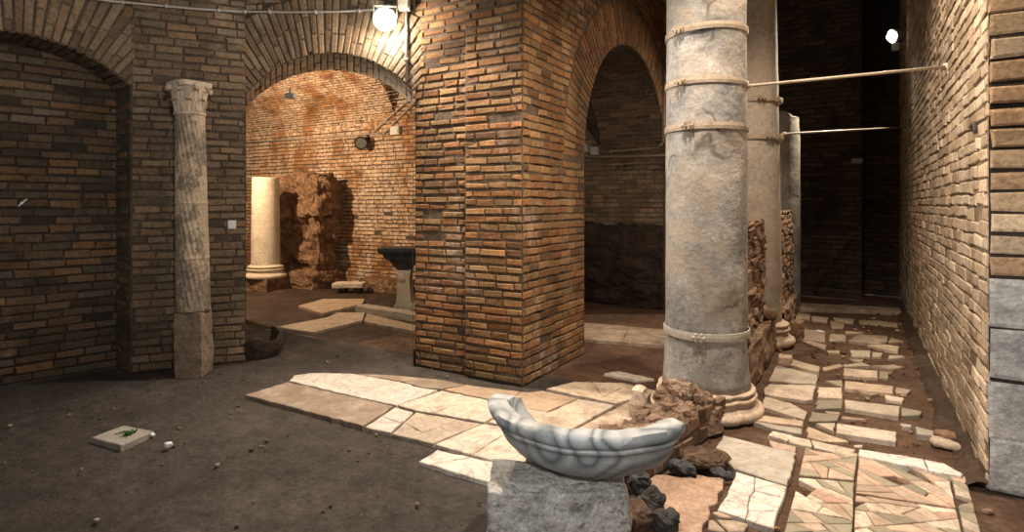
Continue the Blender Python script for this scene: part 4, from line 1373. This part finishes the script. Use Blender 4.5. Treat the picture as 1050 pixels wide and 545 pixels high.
# white cable clip in the niche
xr = (22 - CX) / F; dirv = c2w(xr, 1.0); PN = Q0 + recess; s_ = PN.dot(nL) / dirv.dot(nL)
cp = pd(22, 208, s_) + nL * .03
mb = MB(); mb.tube([cp + Vector((0, 0, .035)) - uL * .035, cp, cp - Vector((0, 0, .03)) + uL * .025], .007, 6); mb.tube([cp - nL * .03, cp + nL * .01], .012, 6)
tag(mb.build('wall_hook', M['white_bit']), 'small white hook on the bricks inside the left blind arch', 'hook')
# little fixture at the left shoulder of the middle arch
fp = on2(271, 88, -.55)
t = thing('sensor_box', fp, 'tiny grey blue fixture under the left shoulder of the middle arch', 'fixture')
mb = MB(); mb.box((0, 0, 0), (.10, .06, .05), rot=Rz); mb.build('housing', M['plastic_grey'], t)
mb = MB(); mb.tube([(0, 0, .02), (0, 0, .09)], .012, 6); mb.build('stem', M['plastic_grey'], t)

# conduits and boxes of the right archway
def onF(px, py, off=.04):
    p = onY(px, py, YF); return Vector((p.x, YF - off, p.z))


conduit([onX(681, 60, XC + .03), onX(681, 110, XC + .03), onX(680, 146, XC + .03), onF(676, 151), onF(640, 154.5), onF(616, 156)], .016, 'conduit_brown', 'brown conduit bending down right of the archway then along to the boxes')
conduit([onF(600, 157), onF(603, 161), onF(640, 160.5), onF(690, 159)], .016, 'conduit_brown', 'straight brown conduit lower of the two inside the right archway')
conduit([onF(612, 152), onF(622, 148), onF(622, 135), onF(617, 112)], .014, 'conduit_brown', 'curved brown conduit rising from the boxes into the archway vault')
for px_, lab in ((601, 'grey junction box left one of the pair inside the right archway'), (611, 'grey junction box right one of the pair inside the right archway')):
    p = onF(px_, 152 if px_ < 605 else 155, .05)
    t = thing('junction_box', p, lab, 'junction box')
    mb = MB(); mb.box((0, 0, 0), (.13, .08, .13)); mb.build('box_body', M['plastic_grey'], t)
    mb = MB(); mb.box((0, -.045, 0), (.11, .012, .11)); mb.build('box_lid', M['plastic_grey'], t)

# corridor floodlight on the right wall
fp = onX(906, 38, XW - .16)
xr = (907 - CX) / F
fp = pd(907, 38, 9.0)
t = thing('corridor_floodlight', (XW - .16, fp.y, fp.z), 'lit floodlight high on the right wall at the dark corridor end', 'floodlight')
ad = Vector((-.75, -.62, -.25)).normalized(); Rm = ad.to_track_quat('-Z', 'Y').to_matrix()
mb = MB(); mb.tube([-ad * .16, -ad * .13, ad * .02, ad * .03], [.06, .09, .10, .11], 18); mb.build('housing', M['plastic_grey'], t, smooth=False)
mb = MB()
for k in range(4):
    a = k * math.pi / 2
    mb.tube([ad * .032 + Rm @ Vector((.05 * math.cos(a), .05 * math.sin(a), 0)), ad * .045 + Rm @ Vector((.05 * math.cos(a), .05 * math.sin(a), 0))], .045, 12)
mb.build('led_cluster', M['glow_led'], t)
mb = MB(); mb.tube([-ad * .05, (.02, 0, -.13), (.15, 0, -.13)], .015, 8); mb.box((.02, 0, -.17), (.10, .07, .12)); mb.build('bracket', M['plastic_grey'], t)
lamp('SPOT', 'corridor_beam', Vector((XW - .16, fp.y, fp.z)) + ad * .1, 900, (1, .80, .56), (-1.7, 7.2, 1.4), 76, .8, .05)
# two thin wires across the corridor
for k, (y0, y1) in enumerate(((55, 46), (66, 47))):
    z0_ = onY(800, (55, 66)[k], YEND - .25).z; z1_ = onY(900, (46, 53)[k], YEND - .25).z; p0 = Vector((XC, YEND - .25, z0_ - .02)); p1 = Vector((XW, YEND - .25, z1_))
    mb = MB(); mb.tube([p0, (p0 + p1) / 2 + Vector((0, 0, -.02)), p1], .006, 6)
    tag(mb.build('wire', M['black_metal']), ('upper' if k == 0 else 'lower') + ' thin dark wire stretched before the corridor end wall', 'wire')
# pale scrap on the end wall, stub in the right wall
p = onY(879, 165, YEND - .02)
mb = MB(); lumpy(mb, p, (.16, .03, .09), .02, 9, 4, seed=70)
tag(mb.build('plaster_scrap', M['plastic_grey']), 'small pale triangular scrap of plaster on the dark end wall', 'scrap')
q = onX(998, 133, XW - .02)
mb = MB(); R_ = q
pts = [q + Vector((0, .06 * math.cos(a), .06 * math.sin(a) - .02)) for a in np.linspace(.3, 3.3, 10)]
mb.tube(pts, .012, 6)
tag(mb.build('iron_loop', M['dark_stone']), 'dark bent iron loop in the right wall near its corner', 'iron loop')

# ------------------------------------------------------------------ left floor bits
hp = px_poly([(93, 446), (127, 433.5), (158, 439.5), (124, 454)], .04)
hc_ = sum(hp, Vector()) / 4
t = thing('stone_hatch', hc_, 'square beige stone hatch cover with a slot lying on the dark left floor', 'hatch cover')
mb = MB(); slab_piece(mb, [p - hc_ for p in hp], -.005, .031, 0, amp=.001, inset=.002); mb.build('cover', M['hatch'], t)
mb = MB(); R_ = Matrix.Rotation(TH + .55, 3, 'Z')
mb.box((-.03, .02, .0262), (.11, .03, .003), rot=R_); mb.build('slot', M['hatch_edge'], t)
mb = MB()
for k in range(12):
    a = random.uniform(0, 6.28); r = random.uniform(.005, .03)
    p0 = Vector((.05 + r * math.cos(a), .02 + r * math.sin(a), .025))
    mb.tube([p0, p0 + Vector((random.gauss(0, .01), random.gauss(0, .01), .022)), p0 + Vector((random.gauss(0, .02), random.gauss(0, .02), .034))], [.005, .007, .001], 5)
o = mb.build('moss_tuft', M['leaf_green']); o.location = hc_
tag(o, 'tiny green moss tuft on the beige stone hatch cover', 'moss')
rock(fl(172.5, 459), (.036, .036, .032), M['white_bit'], 'bright white pebble right of the stone hatch cover', 'pebble', 'pebble', seed=80, cuts=4, amp=.01, rnd=.9, sc=30)
rock(fl(156, 446.5), (.045, .024, .015), M['white_bit'], 'small white flake against the right corner of the hatch cover', 'flake', 'flake', seed=81, cuts=4, amp=.006)

# scattered grit, uncountable
mb = MB(); rg = random.Random(5)
for k in range(260):
    x, y = rg.uniform(-5.6, -.9), rg.uniform(1.2, 4.6)
    if x > -2.6 and y > 2.9:
        continue
    s = rg.choice([.006, .008, .008, .011, .014, .02])
    lumpy(mb, (x, y, s * .1), (s * rg.uniform(.8, 1.6), s, s * .7), s * .2, 30, 1, seed=k % 17, rot=rg.uniform(0, 3), round_=.5, tint=(rg.random(), rg.random(), .5))
mb.build('floor_grit', brick_mat('grit', [(.10, .08, .066), (.14, .11, .088), (.20, .16, .12), (.12, .095, .075), (.36, .30, .24), (.09, .07, .06)], .2, .2), kind='stuff')
mb = MB()
for k in range(420):
    x, y = rg.uniform(-.9, .6), rg.uniform(2.2, 10.5)
    s = rg.choice([.008, .01, .014, .02, .03])
    lumpy(mb, (x, y, s * .1), (s * rg.uniform(.8, 1.6), s, s * .6), s * .2, 30, 1, seed=k % 17, rot=rg.uniform(0, 3), round_=.5, tint=(rg.random(), rg.random(), .5))
mb.build('corridor_grit', brick_mat('grit_warm', [(.20, .12, .07), (.28, .18, .11), (.42, .30, .20), (.15, .09, .055)], .2, .2), kind='stuff')
